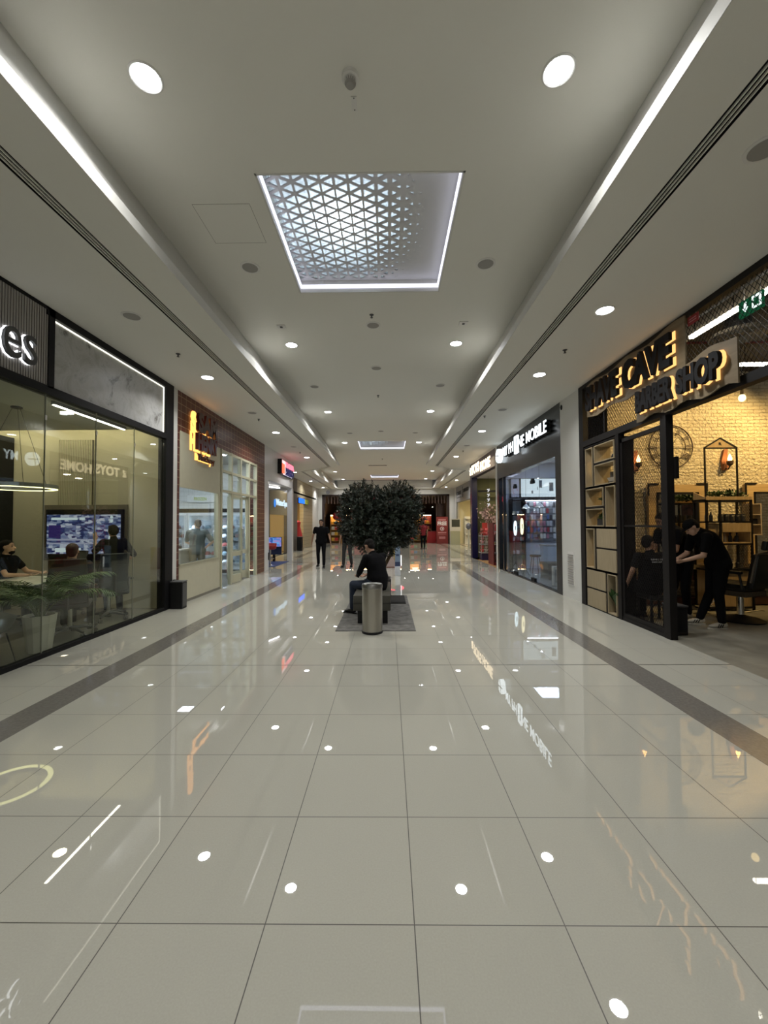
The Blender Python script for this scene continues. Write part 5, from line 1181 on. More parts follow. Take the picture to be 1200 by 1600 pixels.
for q in ([(.15, .02), (.26, .02), (.26, .04), (.15, .04)], [(.15, .13), (.26, .13), (.26, .155), (.15, .155)], [(.235, .04), (.26, .04), (.26, .13), (.235, .13)], [(.15, .04), (.17, .04), (.165, .07), (.15, .09)], [(.15, .11), (.17, .10), (.17, .13), (.15, .13)]): poly(q)
g.obj('pictogram', emit('exit white', (.85, 1, .95), 0.7), t, W=True); G().cyl((3.95, 4.3, 4.05), (3.95, 4.3, 4.3), .004, None, 5).cyl((3.95, 4.5, 4.05), (3.95, 4.5, 4.3), .004, None, 5).obj('hanger', STEEL, t, W=True)
TUBE = emit('barber tube', (1, .93, .78), 6)
for k, (x0, y0, x1, y1, l) in enumerate([(4.37, 5.05, 4.37, 5.86, 'nearest, beside the exit sign'), (5.95, 6.9, 6.9, 6.9, 'over the barber chair'), (4.37, 3.9, 4.37, 4.85, 'at the right edge beyond the exit sign'), (6.9, 5.4, 6.9, 6.6, 'deep in the shop, upper right')]):
    t = thing('tube_light', ((x0 + x1) / 2, (y0 + y1) / 2, 4.24), 'long white tube light under the barber ceiling, ' + l, 'ceiling light', 'barber shop tube lights')
    dx, dy = (x1 - x0) / 2 or .03, (y1 - y0) / 2 or .03
    B(-dx - .0, dx + .0, -dy, dy, .045, .05).obj('housing', BLACK, t); B(-dx, dx, -dy, dy, 0, .045).obj('tube', TUBE, t)
    g = G()
    for s_ in (-.8, .8): g.cyl((dx * s_ if dx > .1 else 0, dy * s_ if dy > .1 else 0, .06), (dx * s_ if dx > .1 else 0, dy * s_ if dy > .1 else 0, HB - 4.24), .005, None, 5)
    g.obj('hanger', BLACK, t)
t = thing('air_diffuser', (5.08, 5.9, 4.28), 'round ribbed air diffuser under the dark barber ceiling', 'air vent')
for r in (.11, .18, .25, .31): G().lathe((0, 0, 0), [(r, .05), (r + .035, 0), (r + .04, .01), (r + .01, .06)], 28, cap=False).obj('ring', mat('diffuser grey', (.35, .31, .24), rough=.5), t, smooth=True)
G().cyl((0, 0, .04), (0, 0, HB - 4.29), .16, None, 20).obj('duct', DARKG, t)
t = thing('ceiling_pipe', (6, 6.4, 4.42), 'thin dark red pipe running across the barber ceiling', 'pipe')
G().cyl((-2, 0, 0), (3.4, 0, 0), .02, None, 8).obj('pipe', mat('pipe red', (.14, .02, .02)), t); g = G()
for x in (-1.5, 0, 1.5, 3): g.box(x - .01, x + .01, -.03, .03, -.02, HB - 4.42)
g.obj('clamp', MF, t)
# warm spots that wash the brick
for k, (x, y, tx, tz, e) in enumerate([(7.3, 6.6, 6.3, 2.7, 150), (5.3, 6.6, 4.9, 2.9, 50), (8.6, 6.6, 8.2, 2.6, 90)]):
    t = thing('spot_lamp', (x, y, 4.25), 'black ceiling spot washing the brick wall, ' + ['middle, over the planter shelf', 'left, over the clock', 'right, out at the edge'][k], 'spot light', 'brick wall spots')
    d = (Vector((tx, 8.2, tz)) - Vector((x, y, 4.25))).normalized()
    G().cyl(-d * .1, d * .06, .05, .06, 16).obj('body', BLACK, t); G().cyl((0, 0, .02), (0, 0, HB - 4.25), .01).obj('stem', BLACK, t)
    l = bpy.data.lights.new('spot', 'SPOT'); l.energy = e; l.color = (1, .66, .24); l.spot_size = R(105); l.spot_blend = .7; l.shadow_soft_size = .05
    lo = bpy.data.objects.new('spot_bulb', l); COL.objects.link(lo); lo.parent = t; lo.location = d * .08; lo.rotation_euler = d.to_track_quat('-Z', 'Y').to_euler()
t = thing('pendant_lamp', (5.63, 6.5, 3.52), 'bare warm bulb hanging before the brick wall', 'pendant light')
G().ell((0, 0, .05), .05, .05, .06).obj('bulb', emit('filament', (1, .70, .28), 1.6), t, smooth=True); G().cyl((0, 0, .1), (0, 0, .19), .022).obj('socket', mat('brass', (.3, .2, .08), metal=1, rough=.4), t); G().cyl((0, 0, .19), (0, 0, HB - 3.52), .004, None, 6).obj('cable', BLACK, t)
# clock
t = thing('wall_clock', (5.64, 8.17, 3.1), 'large round skeleton clock with Roman numerals on the brick wall', 'clock')
BRZ = mat('clock bronze', (.035, .018, .010), rough=.5)
for r, w in ((.43, .011), (.29, .007)): G().tube([(r * math.cos(a * PI / 24), 0, r * math.sin(a * PI / 24)) for a in range(48)], w, 6, True).obj('ring', BRZ, t, smooth=True)
NUM = ['XII', 'I', 'II', 'III', 'IIII', 'V', 'VI', 'VII', 'VIII', 'IX', 'X', 'XI']
g = G()
for k, s_ in enumerate(NUM):
    h = G(); w = .022 * len(s_) + .012; h.text(s_, w, .11, lambda u, v, w_: (u - w / 2, -w_, v + .305), .006, .02); h.xf(Matrix.Rotation(k * PI / 6, 4, 'Y')); h.obj('numeral', BRZ, t)
g = G().bar((-.43, 0, 0), (.43, 0, 0), .008).bar((0, 0, -.43), (0, 0, .43), .008); g.cyl((0, .01, 0), (0, -.02, 0), .045, None, 16); g.obj('crossbar', BRZ, t)
g = G().bar((0, -.012, 0), (.10, -.012, .16), .018, .004); g.obj('hour_hand', BRZ, t); g = G().bar((0, -.016, 0), (-.02, -.016, .27), .012, .004); g.obj('minute_hand', BRZ, t)
# sconces
def sconce(x, z, label):
    t = thing('wall_sconce', (x, 8.12, z), label, 'wall light', 'flame sconces on the brick wall')
    g = G().prism([(-.05, -.17), (.05, -.17), (.075, -.02), (.035, .08), (.055, .26), (-.02, .24), (-.075, .02)], 'Y', .03, .07); g.obj('back_plate', mat('sconce wood', (.30, .11, .05), rough=.5), t)
    G().lathe((0, -.07, -.1), [(.02, 0), (.055, .03), (.06, .09), (.045, .1)], 14).obj('cup', BRZ, t, smooth=True); G().tube([(0, .04, -.14), (0, -.03, -.16), (0, -.07, -.1)], .012).obj('bracket', BRZ, t)
    G().lathe((0, -.07, -.0), [(.03, 0), (.038, .04), (.018, .1), (.004, .14)], 12).obj('flame', emit('flame', (1, .50, .14), 5), t, smooth=True)
sconce(6.70, 2.80, 'flame shaped wall light inside the pointed black frame'); sconce(4.92, 2.78, 'flame shaped wall light seen through the mesh door'); 
# display cabinet with the pointed frame
t = thing('product_cabinet', (6.16, 7.6, 0), 'black and oak product cabinet topped by a pointed house shaped frame', 'cabinet')
g = G(); X0, X1, XM_ = -.42, .41, -.18
for x in (X0, XM_, X1 - .03):
    for y in (-.15, .15): g.box(x, x + .03, y - .015, y + .015, 0, 2.0)
for z in (.06, .74, 1.20, 1.60, 1.98): g.box(X0, X1, -.165, .165, z - .015, z + .015)
g.obj('frame', MF, t)
g = G()
for x in (-.39, .19): g.bar((x, -.12, 2.0), (x, -.12, 2.95), .022)
g.bar((-.40, -.12, 2.95), (-.10, -.12, 3.13), .022).bar((-.10, -.12, 3.13), (.20, -.12, 2.95), .022).bar((-.40, -.12, 2.945), (.20, -.12, 2.945), .022); g.obj('pointed_frame', MF, t)
G().prism([(-.37, 2.96), (.17, 2.96), (-.10, 3.11)], 'Y', -.125, -.11).obj('gable_board', OAK, t)
g = G(); g.text('R', .05, .05, FR('F', -.13, 3.0, -.126), .004, .01); g.obj('gable_mark', MF, t)
B(X0 + .03, X1 - .03, -.14, .14, .08, .72).obj('lower_panel', OAK, t); B(XM_ + .04, X1 - .04, -.17, -.10, 1.42, 1.58).obj('drawer', OAK, t)
B(XM_ + .03, X1 - .03, .1, .13, 1.22, 1.42).box(XM_ + .03, XM_ + .05, -.16, .1, 1.22, 1.42).box(X1 - .05, X1 - .03, -.16, .1, 1.22, 1.42).box(XM_ + .05, X1 - .05, -.16, .1, 1.215, 1.235).obj('open_box', OAK, t); B(X0 + .03, XM_, -.13, -.12, 1.22, 1.58).obj('side_panel', OAK, t)
lattice(G(), -.14, .14, .76, 1.18, X1 - .02, .034, .062, .004).obj('wire_mesh', MF, t, fix=False); h = lattice(G(), -.14, .14, 1.62, 1.96, X1 - .02, .034, .062, .004).obj('wire_mesh', MF, t, fix=False)
G().prism([(-.16, 2.0), (.14, 2.0), (.14, 2.16), (-.16, 2.04)], 'X', X0, X0 + .02).box(X0, X1, -.16, .14, 2.0, 2.015).box(X0, X1, -.165, -.15, 2.0, 2.06).prism([(-.16, 2.0), (.14, 2.0), (.14, 2.16), (-.16, 2.04)], 'X', X1 - .02, X1).obj('planter_box', OAK, t)
rnd = random.Random(2); g = G()
for k in range(300):
    a = rnd.uniform(0, 2 * PI); b = Vector((rnd.uniform(-.22, .38), rnd.uniform(-.1, .1), 2.03 + rnd.uniform(0, .1))); d = Vector((math.cos(a), math.sin(a) * .6, rnd.uniform(.1, 1.3))).normalized(); L = rnd.uniform(.05, .11)
    sd = d.cross(Vector((0, 0, 1))).normalized() * .02; g.add([b, b + d * L * .6 - sd, b + d * L, b + d * L * .6 + sd], [(0, 1, 2, 3)])
g.obj('planting', LEAF2, t, fix=False)
scatter(packs('hair_jar', [(.02, .02, .022), (.05, .045, .04)], .085, .085, .13, 'jar'), [(6.16 + x, 7.52, 1.615) for x in (-.10, .0, .10, .20, .30)], 'black lidded jar on the upper shelf of the product cabinet', 'jar', 'jars on the product cabinet')
scatter(packs('spray_bottle', [(.03, .03, .03), (.4, .36, .28)], .06, .06, .17, 'bottle'), [(6.16 + x, 7.54, z) for z, xs in ((.755, (-.12, -.04, .10, .2)), (1.235, (-.02, .08, .2)), (1.615, (-.34, -.26))) for x in xs], 'small bottle of hair product on the product cabinet', 'bottle', 'bottles on the product cabinet')
# framed mirrors
def framed_mirror(x0, x1, z0, z1, label):
    t = thing('framed_mirror', ((x0 + x1) / 2, 8.1, z0), label, 'mirror', 'framed mirrors on the brick wall')
    w = .15; B(x0, x0 + w, 8.08, 8.16, z0, z1).box(x1 - w, x1, 8.08, 8.16, z0, z1).box(x0 + w, x1 - w, 8.08, 8.16, z1 - w, z1).box(x0 + w, x1 - w, 8.08, 8.16, z0, z0 + w).obj('wooden_frame', OAKH, t, W=True)
    B(x0 + w, x0 + w + .035, 8.07, 8.15, z0 + w, z1 - w).box(x1 - w - .035, x1 - w, 8.07, 8.15, z0 + w, z1 - w).box(x0 + w, x1 - w, 8.07, 8.15, z1 - w - .035, z1 - w).obj('inner_frame', MF, t, W=True)
    B(x0 + w, x1 - w, 8.12, 8.125, z0 + w, z1 - w).obj('mirror_glass', metal('mirror glass', (.85, .85, .82), .02), t, W=True)
    g = G()
    for x, s_ in ((x0 - .02, 1), (x1 + .02, -1)): g.box(x, x + s_ * .22, 8.06, 8.08, z1, z1 + .025).box(x, x + s_ * .025, 8.06, 8.08, z1 - .22, z1)
    g.obj('corner_bracket', MF, t, W=True)
framed_mirror(5.12, 6.25, .75, 2.34, 'oak framed mirror behind the two barbers'); framed_mirror(7.02, 8.2, .75, 2.34, 'oak framed mirror at the right edge beyond the product cabinet')
for k, (x0, x1) in enumerate([(4.9, 6.3), (6.95, 8.3)]):
    t = thing('work_counter', ((x0 + x1) / 2, 7.95, .75), 'oak ledge under the ' + ['mirror behind the barbers', 'mirror at the right edge'][k], 'counter', 'oak ledges under the mirrors')
    B(x0, x1, 7.72, 8.1, .72, .80).obj('ledge', OAKH, t, W=True); B(x0, x1, 7.8, 8.1, .5, .72).obj('drawer_box', mat('brown box', (.12, .05, .025)), t, W=True)
    B(x0, x1, 7.95, 8.15, .02, .14).obj('foot_rest', mat('brown box', (0, 0, 0)), t, W=True)
t = thing('wall_picture', (9.47, 3.3, 1.75), 'dark framed picture seen in the mirror, larger', 'picture')
B(9.44, 9.48, 2.98, 3.62, 1.75, 2.46).obj('frame', MF, t, W=True); B(9.435, 9.44, 3.02, 3.58, 1.79, 2.42).obj('print', mat('print brown', (.10, .04, .03), noise=.9, nscale=5), t, W=True)
t = thing('wall_picture', (9.47, 4.4, 1.75), 'dark framed picture seen in the mirror, beside the larger one', 'picture')
B(9.44, 9.48, 4.2, 4.7, 1.4, 2.3).obj('frame', MF, t, W=True); B(9.435, 9.44, 4.24, 4.66, 1.44, 2.26).obj('print', mat('print brown', (0, 0, 0)), t, W=True)
t = thing('tool_rack', (6.95, 7.9, 1.3), 'small pale ladder rack of tools beside the product cabinet', 'rack')
g = G().box(6.86, 6.88, 7.8, 8.0, 1.35, 1.95).box(7.04, 7.06, 7.8, 8.0, 1.35, 1.95)
for z in (1.35, 1.54, 1.73, 1.93): g.box(6.88, 7.04, 7.8, 8.0, z, z + .015)
g.obj('rack', mat('rack pale', (.35, .28, .2)), t, W=True); B(6.9, 7.02, 7.85, 7.95, 1.555, 1.66).obj('clipper', BLACK, t, W=True)
# barber chair
t = thing('barber_chair', (5.72, 6.75, 0), 'empty black leather barber chair on a round black base', 'chair', rz=.35)
LE = mat('black leather', (.012, .012, .012), rough=.35)
G().lathe((0, 0, 0), [(.31, 0), (.32, .02), (.25, .05), (.07, .09), (.06, .1)], 36).obj('base', BLACK, t, smooth=True); G().cyl((0, 0, .09), (0, 0, .42), .05, None, 20).obj('column', CHROME, t, smooth=True)
B(-.26, .26, -.22, .30, .42, .50).obj('seat_frame', mat('taupe frame', (.10, .08, .06)), t); B(-.27, .27, -.22, .31, .50, .62, .035).obj('seat', LE, t, smooth=True)
g = B(-.27, .27, -.06, .06, 0, .56, .05); g.xf(Matrix.Translation((0, -.27, .56)) @ Matrix.Rotation(.18, 4, 'X')); g.obj('backrest', LE, t, smooth=True)
g = G().tube([(-.27, -.30, .66), (-.25, -.38, 1.10), (0, -.41, 1.13), (.25, -.38, 1.10), (.27, -.30, .66)], .02, 8); g.obj('back_frame', mat('taupe frame', (0, 0, 0)), t, smooth=True)
g = B(-.15, .15, -.04, .04, 0, .16, .03); g.xf(Matrix.Translation((0, -.40, 1.16)) @ Matrix.Rotation(.2, 4, 'X')); g.obj('headrest', LE, t, smooth=True)
for s_ in (-1, 1): G().tube([(s_ * .29, -.2, .55), (s_ * .32, -.18, .78)], .018).box(s_ * .32 - .035, s_ * .32 + .035, -.22, .2, .78, .83, .02).obj('armrest', LE, t, smooth=True)
g = G().tube([(-.12, .28, .45), (-.12, .52, .16), (.12, .52, .16), (.12, .28, .45)], .012); g.box(-.16, .16, .46, .6, .13, .15); g.obj('footrest', CHROME, t)
G().tube([(.05, 0, .12), (.30, -.1, .16), (.42, -.1, .14)], .01).obj('pump_lever', CHROME, t)
t = thing('trolley', (4.13, 5.98, 0), 'low black cabinet behind the steel post of the barber entrance', 'cabinet')
B(-.10, .10, -.12, .12, .0, .40, .01).obj('body', BLACK, t); B(-.105, .105, -.125, .125, .40, .42).obj('top', DARKG, t); B(-.08, .08, -.125, -.12, .05, .37).obj('door', BLACKM, t)
t = thing('waiting_stool', (4.33, 6.72, 0), 'black waiting stool the man in the printed tee sits on', 'stool')
B(-.2, .2, -.2, .2, .36, .45, .03).obj('seat', LE, t)
for x in (-.17, .17):
    for y in (-.17, .17): B(x - .015, x + .015, y - .015, y + .015, 0, .36).obj('leg', BLACK, t)

# ================================================================== PEOPLE
def V(*a): return Vector(a)
STAND = dict(pel=V(0, 0, .93), wai=V(0, .01, 1.08), che=V(0, 0, 1.28), nek=V(0, -.015, 1.45), hed=V(0, .025, 1.60), hf=V(0, 1, 0),
             shL=V(-.185, -.005, 1.40), shR=V(.185, -.005, 1.40), elL=V(-.245, -.03, 1.12), elR=V(.245, -.03, 1.12), wrL=V(-.265, .06, .87), wrR=V(.265, .06, .87),
             hiL=V(-.09, 0, .90), hiR=V(.09, 0, .90), knL=V(-.105, .02, .49), knR=V(.105, .02, .49), anL=V(-.11, -.02, .09), anR=V(.11, -.02, .09), tL=V(-.13, .13, .03), tR=V(.13, .13, .03))
def person(label, x, y, rz, pose=None, z=0.0, s=1.0, skin=None, shirt=None, pants=None, hair=None, shoe=None, sole=None, vox=.011, sleeve=.55, beard=False, fat=1.0, fingers=True, longhair=False, cap=False, curl=.5, grip={}, stripes3=False):
    P = dict(STAND); P.update(pose or {})
    for k in P:
        if k != 'hf': P[k] = P[k] * s
    t = thing('person', (x, y, z), label, 'person', rz=rz)
    def cap_(g, a, b, ra, rb):
        d = b - a; L = d.length; dn = d / max(L, 1e-6); pts = []; rs = []
        for q in (-.98, -.7, -.35): pts.append(a + dn * ra * q); rs.append(ra * math.sqrt(1 - q * q))
        pts += [a, b]; rs += [ra, rb]
        for q in (.35, .7, .98): pts.append(b + dn * rb * q); rs.append(rb * math.sqrt(1 - q * q))
        g.tube(pts, rs, 14)
    def torso(g, e, lo=.0, top=True, hi=1.0):
        rp = (P['hiR'] - P['hiL']).normalized(); rc = (P['shR'] - P['shL']).normalized()
        def sec(c, r, upv, a, b, n=20):
            f = upv.cross(r).normalized(); r2 = f.cross(upv).normalized()
            return [c + r2 * (a * math.copysign(abs(math.cos(2 * PI * k / n)) ** .85, math.cos(2 * PI * k / n))) + f * (b * math.sin(2 * PI * k / n)) for k in range(n)]
        u0 = (P['wai'] - P['pel']).normalized(); u1 = (P['che'] - P['wai']).normalized(); u2 = (P['nek'] - P['che']).normalized()
        wp = (P['hiR'] - P['hiL']).length / 2 + .075 * s; wc = (P['shR'] - P['shL']).length / 2
        S = [(P['pel'] - u0 * (.10 - lo) * s, rp, u0, wp * .80 + e, .095 * s * fat + e), (P['pel'] - u0 * (.03 - lo) * s, rp, u0, wp + e, .115 * s * fat + e), ((P['pel'] + P['wai']) / 2, rp, u0, wp * .95 * fat ** .5 + e, .112 * s * fat + e),
             (P['wai'], (rp + rc).normalized(), (u0 + u1).normalized(), wp * .90 * fat + e, .105 * s * fat + e), ((P['wai'] + P['che']) / 2, rc, u1, .150 * s * fat ** .5 + e, .112 * s * fat ** .5 + e), (P['che'], rc, u1, wc * .93 + e, .122 * s + e),
             (P['che'].lerp(P['nek'], .45), rc, u2, wc * .98 + e, .108 * s + e), (P['che'].lerp(P['nek'], .78), rc, u2, wc * .72 + e, .080 * s + e), (P['nek'] - u2 * .005, rc, u2, .070 * s + e, .062 * s + e)]
        g.rings([sec(*q) for q in S])
    # head frame
    hf = P['hf'].normalized(); hu = (V(0, 0, 1) - hf * hf.z); hu = hu.normalized() if hu.length > .2 else (P['hed'] - P['nek']).normalized()
    hu = (hu - hf * hu.dot(hf)).normalized(); hr = hf.cross(hu)
    H = P['hed']; BS = (hr, hf, hu)
    def hp(a, b, c): return H + (hr * a + hf * b + hu * c) * s
    g = G()
    g.ell(hp(0, -.012, .035), .074 * s, .094 * s, .088 * s, 16, 10, BS); g.ell(hp(0, .022, -.035), .056 * s, .066 * s, .078 * s, 14, 8, BS); g.ell(hp(0, .055, -.085), .030 * s, .024 * s, .022 * s, 10, 6, BS)
    cap_(g, hp(0, .080, .012), hp(0, .100, -.022), .010 * s, .015 * s)
    g.ell(hp(0, .082, -.055), .024 * s, .010 * s, .010 * s, 8, 5, BS)
    for q in (-1, 1): g.ell(hp(q * .074, -.005, .0), .010 * s, .020 * s, .032 * s, 8, 6, BS)
    cap_(g, P['nek'] + (H - P['nek']) * -.15, H - hu * .03 * s - hf * .01 * s, .056 * s, .052 * s)
    torso(g, -.018)
    for q in 'LR':
        cap_(g, P['sh' + q], P['el' + q], .046 * s, .037 * s); cap_(g, P['el' + q], P['wr' + q], .038 * s, .025 * s)
        cap_(g, P['sh' + q], P['che'].lerp(P['nek'], .5), .05 * s, .06 * s)
        cap_(g, P['hi' + q], P['kn' + q], .072 * s, .048 * s); cap_(g, P['kn' + q], P['an' + q], .050 * s, .032 * s)
        # hand
        d = (P['wr' + q] - P['el' + q]).normalized(); sd = V(0, 1, 0); sg = -1 if q == 'L' else 1
        hd = grip.get('h' + q, d).normalized(); th = grip.get('t' + q, V(0, 1, 0)); pn = hd.cross(th).normalized() * sg; th = (th - hd * th.dot(hd)).normalized()
        pn = grip.get('n' + q, pn if pn.dot(V(-sg, 0, 0)) > 0 else -pn).normalized(); cu = grip.get('c' + q, curl); w = P['wr' + q]
        fw = th
        cap_(g, w - hd * .01, w + hd * .03 * s, .024 * s, .022 * s)
        for k in range(4):
            off = (k - 1.5) * .0195 * s
            base = w + hd * (.082 - abs(k - 1) * .004) * s - fw * off * 1.05
            cap_(g, w + hd * .02 * s - fw * off * .7, base, .0125 * s, .0105 * s)
            L = [.040, .045, .041, .032][k] * s; c = base; a = cu * .35
            for seg in range(3):
                dd = hd * math.cos(a) + pn * math.sin(a); c2 = c + dd * L * (1, .65, .5)[seg]; cap_(g, c, c2, (.0092, .0085, .0075)[seg] * s, (.0086, .0078, .0065)[seg] * s); c = c2; a += cu * .8
        b = w + hd * .03 * s + fw * .020 * s; m_ = b + (hd * .6 + fw * .7 + pn * .25).normalized() * .040 * s; cap_(g, b, m_, .013 * s, .0105 * s); cap_(g, m_, m_ + (hd * .85 + fw * .15 + pn * .4).normalized() * .032 * s, .010 * s, .008 * s)
    o = g.obj('body', skin or SKIN, t); remeshed(o, .0075 if fingers else vox, 2 if fingers else 3)
    # clothes
    g = G(); torso(g, .014)
    for q in 'LR':
        cap_(g, P['sh' + q], P['sh' + q].lerp(P['el' + q], min(1, sleeve)), .066 * s, .060 * s if sleeve <= 1 else .052 * s)
        cap_(g, P['sh' + q], P['che'].lerp(P['nek'], .45), .066 * s, .078 * s)
        if sleeve > 1: cap_(g, P['el' + q], P['el' + q].lerp(P['wr' + q], sleeve - 1), .052 * s, .038 * s)
    cap_(g, P['nek'] - (H - P['nek']) * .1, P['nek'] + (H - P['nek']) * .12, .066 * s, .062 * s)
    remeshed(g.obj('shirt', shirt or BLACKC, t), vox, 5)
    g = G()
    rp = (P['hiR'] - P['hiL']).normalized()
    cap_(g, P['hiL'] + V(0, 0, .04) * s, P['hiR'] + V(0, 0, .04) * s, .108 * s * fat, .108 * s * fat); cap_(g, P['pel'], P['pel'].lerp(P['wai'], .5), .12 * s * fat, .115 * s * fat)
    for q in 'LR': cap_(g, P['hi' + q], P['kn' + q], .096 * s * fat ** .5, .066 * s); cap_(g, P['kn' + q], P['an' + q] + (P['kn' + q] - P['an' + q]).normalized() * .03, .066 * s, .054 * s)
    remeshed(g.obj('trousers', pants or BLACKC, t), vox, 5)
    for q in 'LR':
        a = P['an' + q]; tt = P['t' + q]; f = (tt - a); f.z = 0; f = f.normalized(); r = f.cross(V(0, 0, 1)); fz = a.z - .09 * s
        def shp(hh, k): return [a - V(0, 0, a.z - fz) + f * (u * s) + r * (v_ * k * s) + V(0, 0, hh * s) for u, v_ in [(-.075, 0), (-.065, .028), (-.02, .034), (.05, .036), (.11, .046), (.16, .042), (.195, .022), (.203, 0), (.195, -.022), (.16, -.042), (.11, -.046), (.05, -.036), (-.02, -.034), (-.065, -.028)]]
        g = G(); g.rings([shp(0, 1.08), shp(.024, 1.1)]); so_ = g
        g = G(); lo = shp(.024, 1.02); mid = [p + V(0, 0, .03 * s) for p in shp(.024, .98)]; hi = []
        for k_, p in enumerate(shp(0, .75)):
            u = (p - a).dot(f) / s; hi.append(p - f * (0 if u < .05 else (u - .05) * .45) * s + V(0, 0, (.105 if u < .04 else .105 - (u - .04) * .33) * s))
        g.rings([lo, mid, hi]); so = g.obj('shoe', shoe or BLACK, t, smooth=True); so_.obj('sole', sole or BLACK, so); 
        if stripes3:
            h = G(); z0 = Vector((0, 0, a.z - fz))
            for u in (.02, .05, .08):
                for sd in (-1, 1): h.bar(a - z0 + f * (u - .01) * s + r * sd * .036 * s + V(0, 0, .075) * s, a - z0 + f * (u + .02) * s + r * sd * .046 * s + V(0, 0, .03) * s, .012, .006)
            h.obj('stripe', BLACK, so)
        md = so.modifiers.new('s', 'SUBSURF'); md.levels = 1; md.render_levels = 1
    # hair, eyes, beard
    if cap:
        g = G(); g.ell(hp(0, -.014, .058), .082 * s, .102 * s, .074 * s, 16, 8, BS); g.ell(hp(0, .09, .045), .06 * s, .06 * s, .010 * s, 12, 6, BS); g.obj('cap', BLACKC, t, smooth='all')
    g = G(); g.ell(hp(0, -.022, .052), .0805 * s, .098 * s, .080 * s, 16, 8, BS); g.ell(hp(0, -.055, .005), .072 * s, .062 * s, .085 * s, 14, 8, BS)
    if longhair: g.ell(hp(0, -.04, .02), .092 * s, .095 * s, .10 * s, 14, 8, BS); g.ell(hp(0, .045, .085), .07 * s, .045 * s, .03 * s, 12, 6, BS)
    remeshed(g.obj('hair', hair or HAIR, t), .009, 3)
    if beard:
        g = G(); g.ell(hp(0, .040, -.075), .050 * s, .046 * s, .042 * s, 12, 8, BS); remeshed(g.obj('beard', hair or HAIR, t), .008, 2)
    g = G()
    for q in (-1, 1): g.ell(hp(q * .029, .072, .012), .010 * s, .008 * s, .007 * s, 8, 6, BS)
    g.obj('eye', BLACK, t)
    g = G()
    for q in (-1, 1): g.bar(hp(q * .016, .083, .034), hp(q * .045, .074, .034), .006 * s)
    g.obj('eyebrow', hair or HAIR, t)
    return t
POLO = mat('grey polo', (.15, .17, .16), rough=.9, bump=.2, bscale=40); KHAKI = mat('khaki', (.20, .18, .13), rough=.9); GREYH = mat('grey hair', (.10, .09, .08), rough=.7)
WSH = mat('white shoe', (.50, .47, .40), rough=.5); NAVYC = mat('navy suit', (.02, .02, .03), rough=.9)
# walking man (towards the camera)
person('dark haired man in black polo and trousers walking towards the camera, left of the tree', -2.49, 15.1, PI, dict(hiL=V(-.09, 0, .90), hiR=V(.09, 0, .90), knL=V(-.11, .10, .49), anL=V(-.12, .12, .09), tL=V(-.14, .27, .05), knR=V(.11, .02, .49), anR=V(.12, -.14, .11), tR=V(.14, .0, .03),
       elL=V(-.30, .02, 1.13), wrL=V(-.36, .10, .88), elR=V(.30, -.06, 1.13), wrR=V(.35, -.05, .87), shL=V(-.205, 0, 1.40), shR=V(.205, 0, 1.40)), s=1.02, fat=1.15, vox=.013, fingers=False, skin=SKIN)
person('person in dark trousers walking behind the tree, only the legs showing', -1.52, 15.1, PI - .2, dict(knL=V(-.11, .03, .49), anL=V(-.12, -.12, .1), tL=V(-.14, .02, .03), knR=V(.11, .08, .49), anR=V(.12, .10, .09), tR=V(.14, .25, .04)), s=1.03, vox=.013, fingers=False, pants=mat('charcoal trousers', (.02, .02, .02), rough=.9))
person('person in red and black walking away, right of the tree', 2.15, 25.3, .1, dict(knL=V(-.10, .08, .49), anL=V(-.10, .02, .09), tL=V(-.10, .17, .03), knR=V(.08, .02, .49), anR=V(.05, -.12, .1), tR=V(.06, .02, .03)), s=1.0, vox=.014, fingers=False, shirt=mat('red shirt', (.20, .008, .014), rough=.8))
# seated man on the bench, facing left, seen from behind
SIT = dict(pel=V(0, 0, .54), wai=V(0, -.01, .68), che=V(0, .03, .90), nek=V(0, .10, 1.07), hed=V(0, .19, 1.20), shL=V(-.20, .06, 1.02), shR=V(.20, .06, 1.02), hiL=V(-.10, .03, .53), hiR=V(.10, .03, .53),
           knL=V(-.17, .43, .53), knR=V(.17, .43, .53), anL=V(-.17, .40, .09), anR=V(.17, .40, .09), tL=V(-.19, .55, .03), tR=V(.19, .55, .03), elL=V(-.25, .18, .77), elR=V(.25, .18, .77), wrL=V(-.12, .36, .68), wrR=V(.12, .36, .68), hf=V(0, 1, -.45))
person('man in a black top and dark jeans sitting hunched on the bench, seen from behind', -.20, 7.12, .85, dict(SIT, shL=V(-.215, .06, 1.02), shR=V(.215, .06, 1.02), anL=V(-.15, .46, .09), tL=V(-.17, .60, .03), anR=V(.12, .42, .09), tR=V(.12, .56, .03)), s=1.0, pants=DENIM, sleeve=1.85, fat=1.3, curl=.9, skin=SKIN)
# butchery customer: back to us, hand on hip
person('grey haired man in a grey polo and khaki trousers standing at the butchery counter', -4.86, 10.35, .35, dict(elR=V(.37, -.08, 1.16), wrR=V(.19, -.02, 1.0), elL=V(-.27, .16, 1.16), wrL=V(-.20, .38, 1.08), shL=V(-.20, .0, 1.40), shR=V(.20, -.01, 1.40), hf=V(-.6, 1, -.05)), s=1.0, shirt=POLO, pants=KHAKI, hair=GREYH, skin=SKIN2, fat=1.15, sleeve=.8)
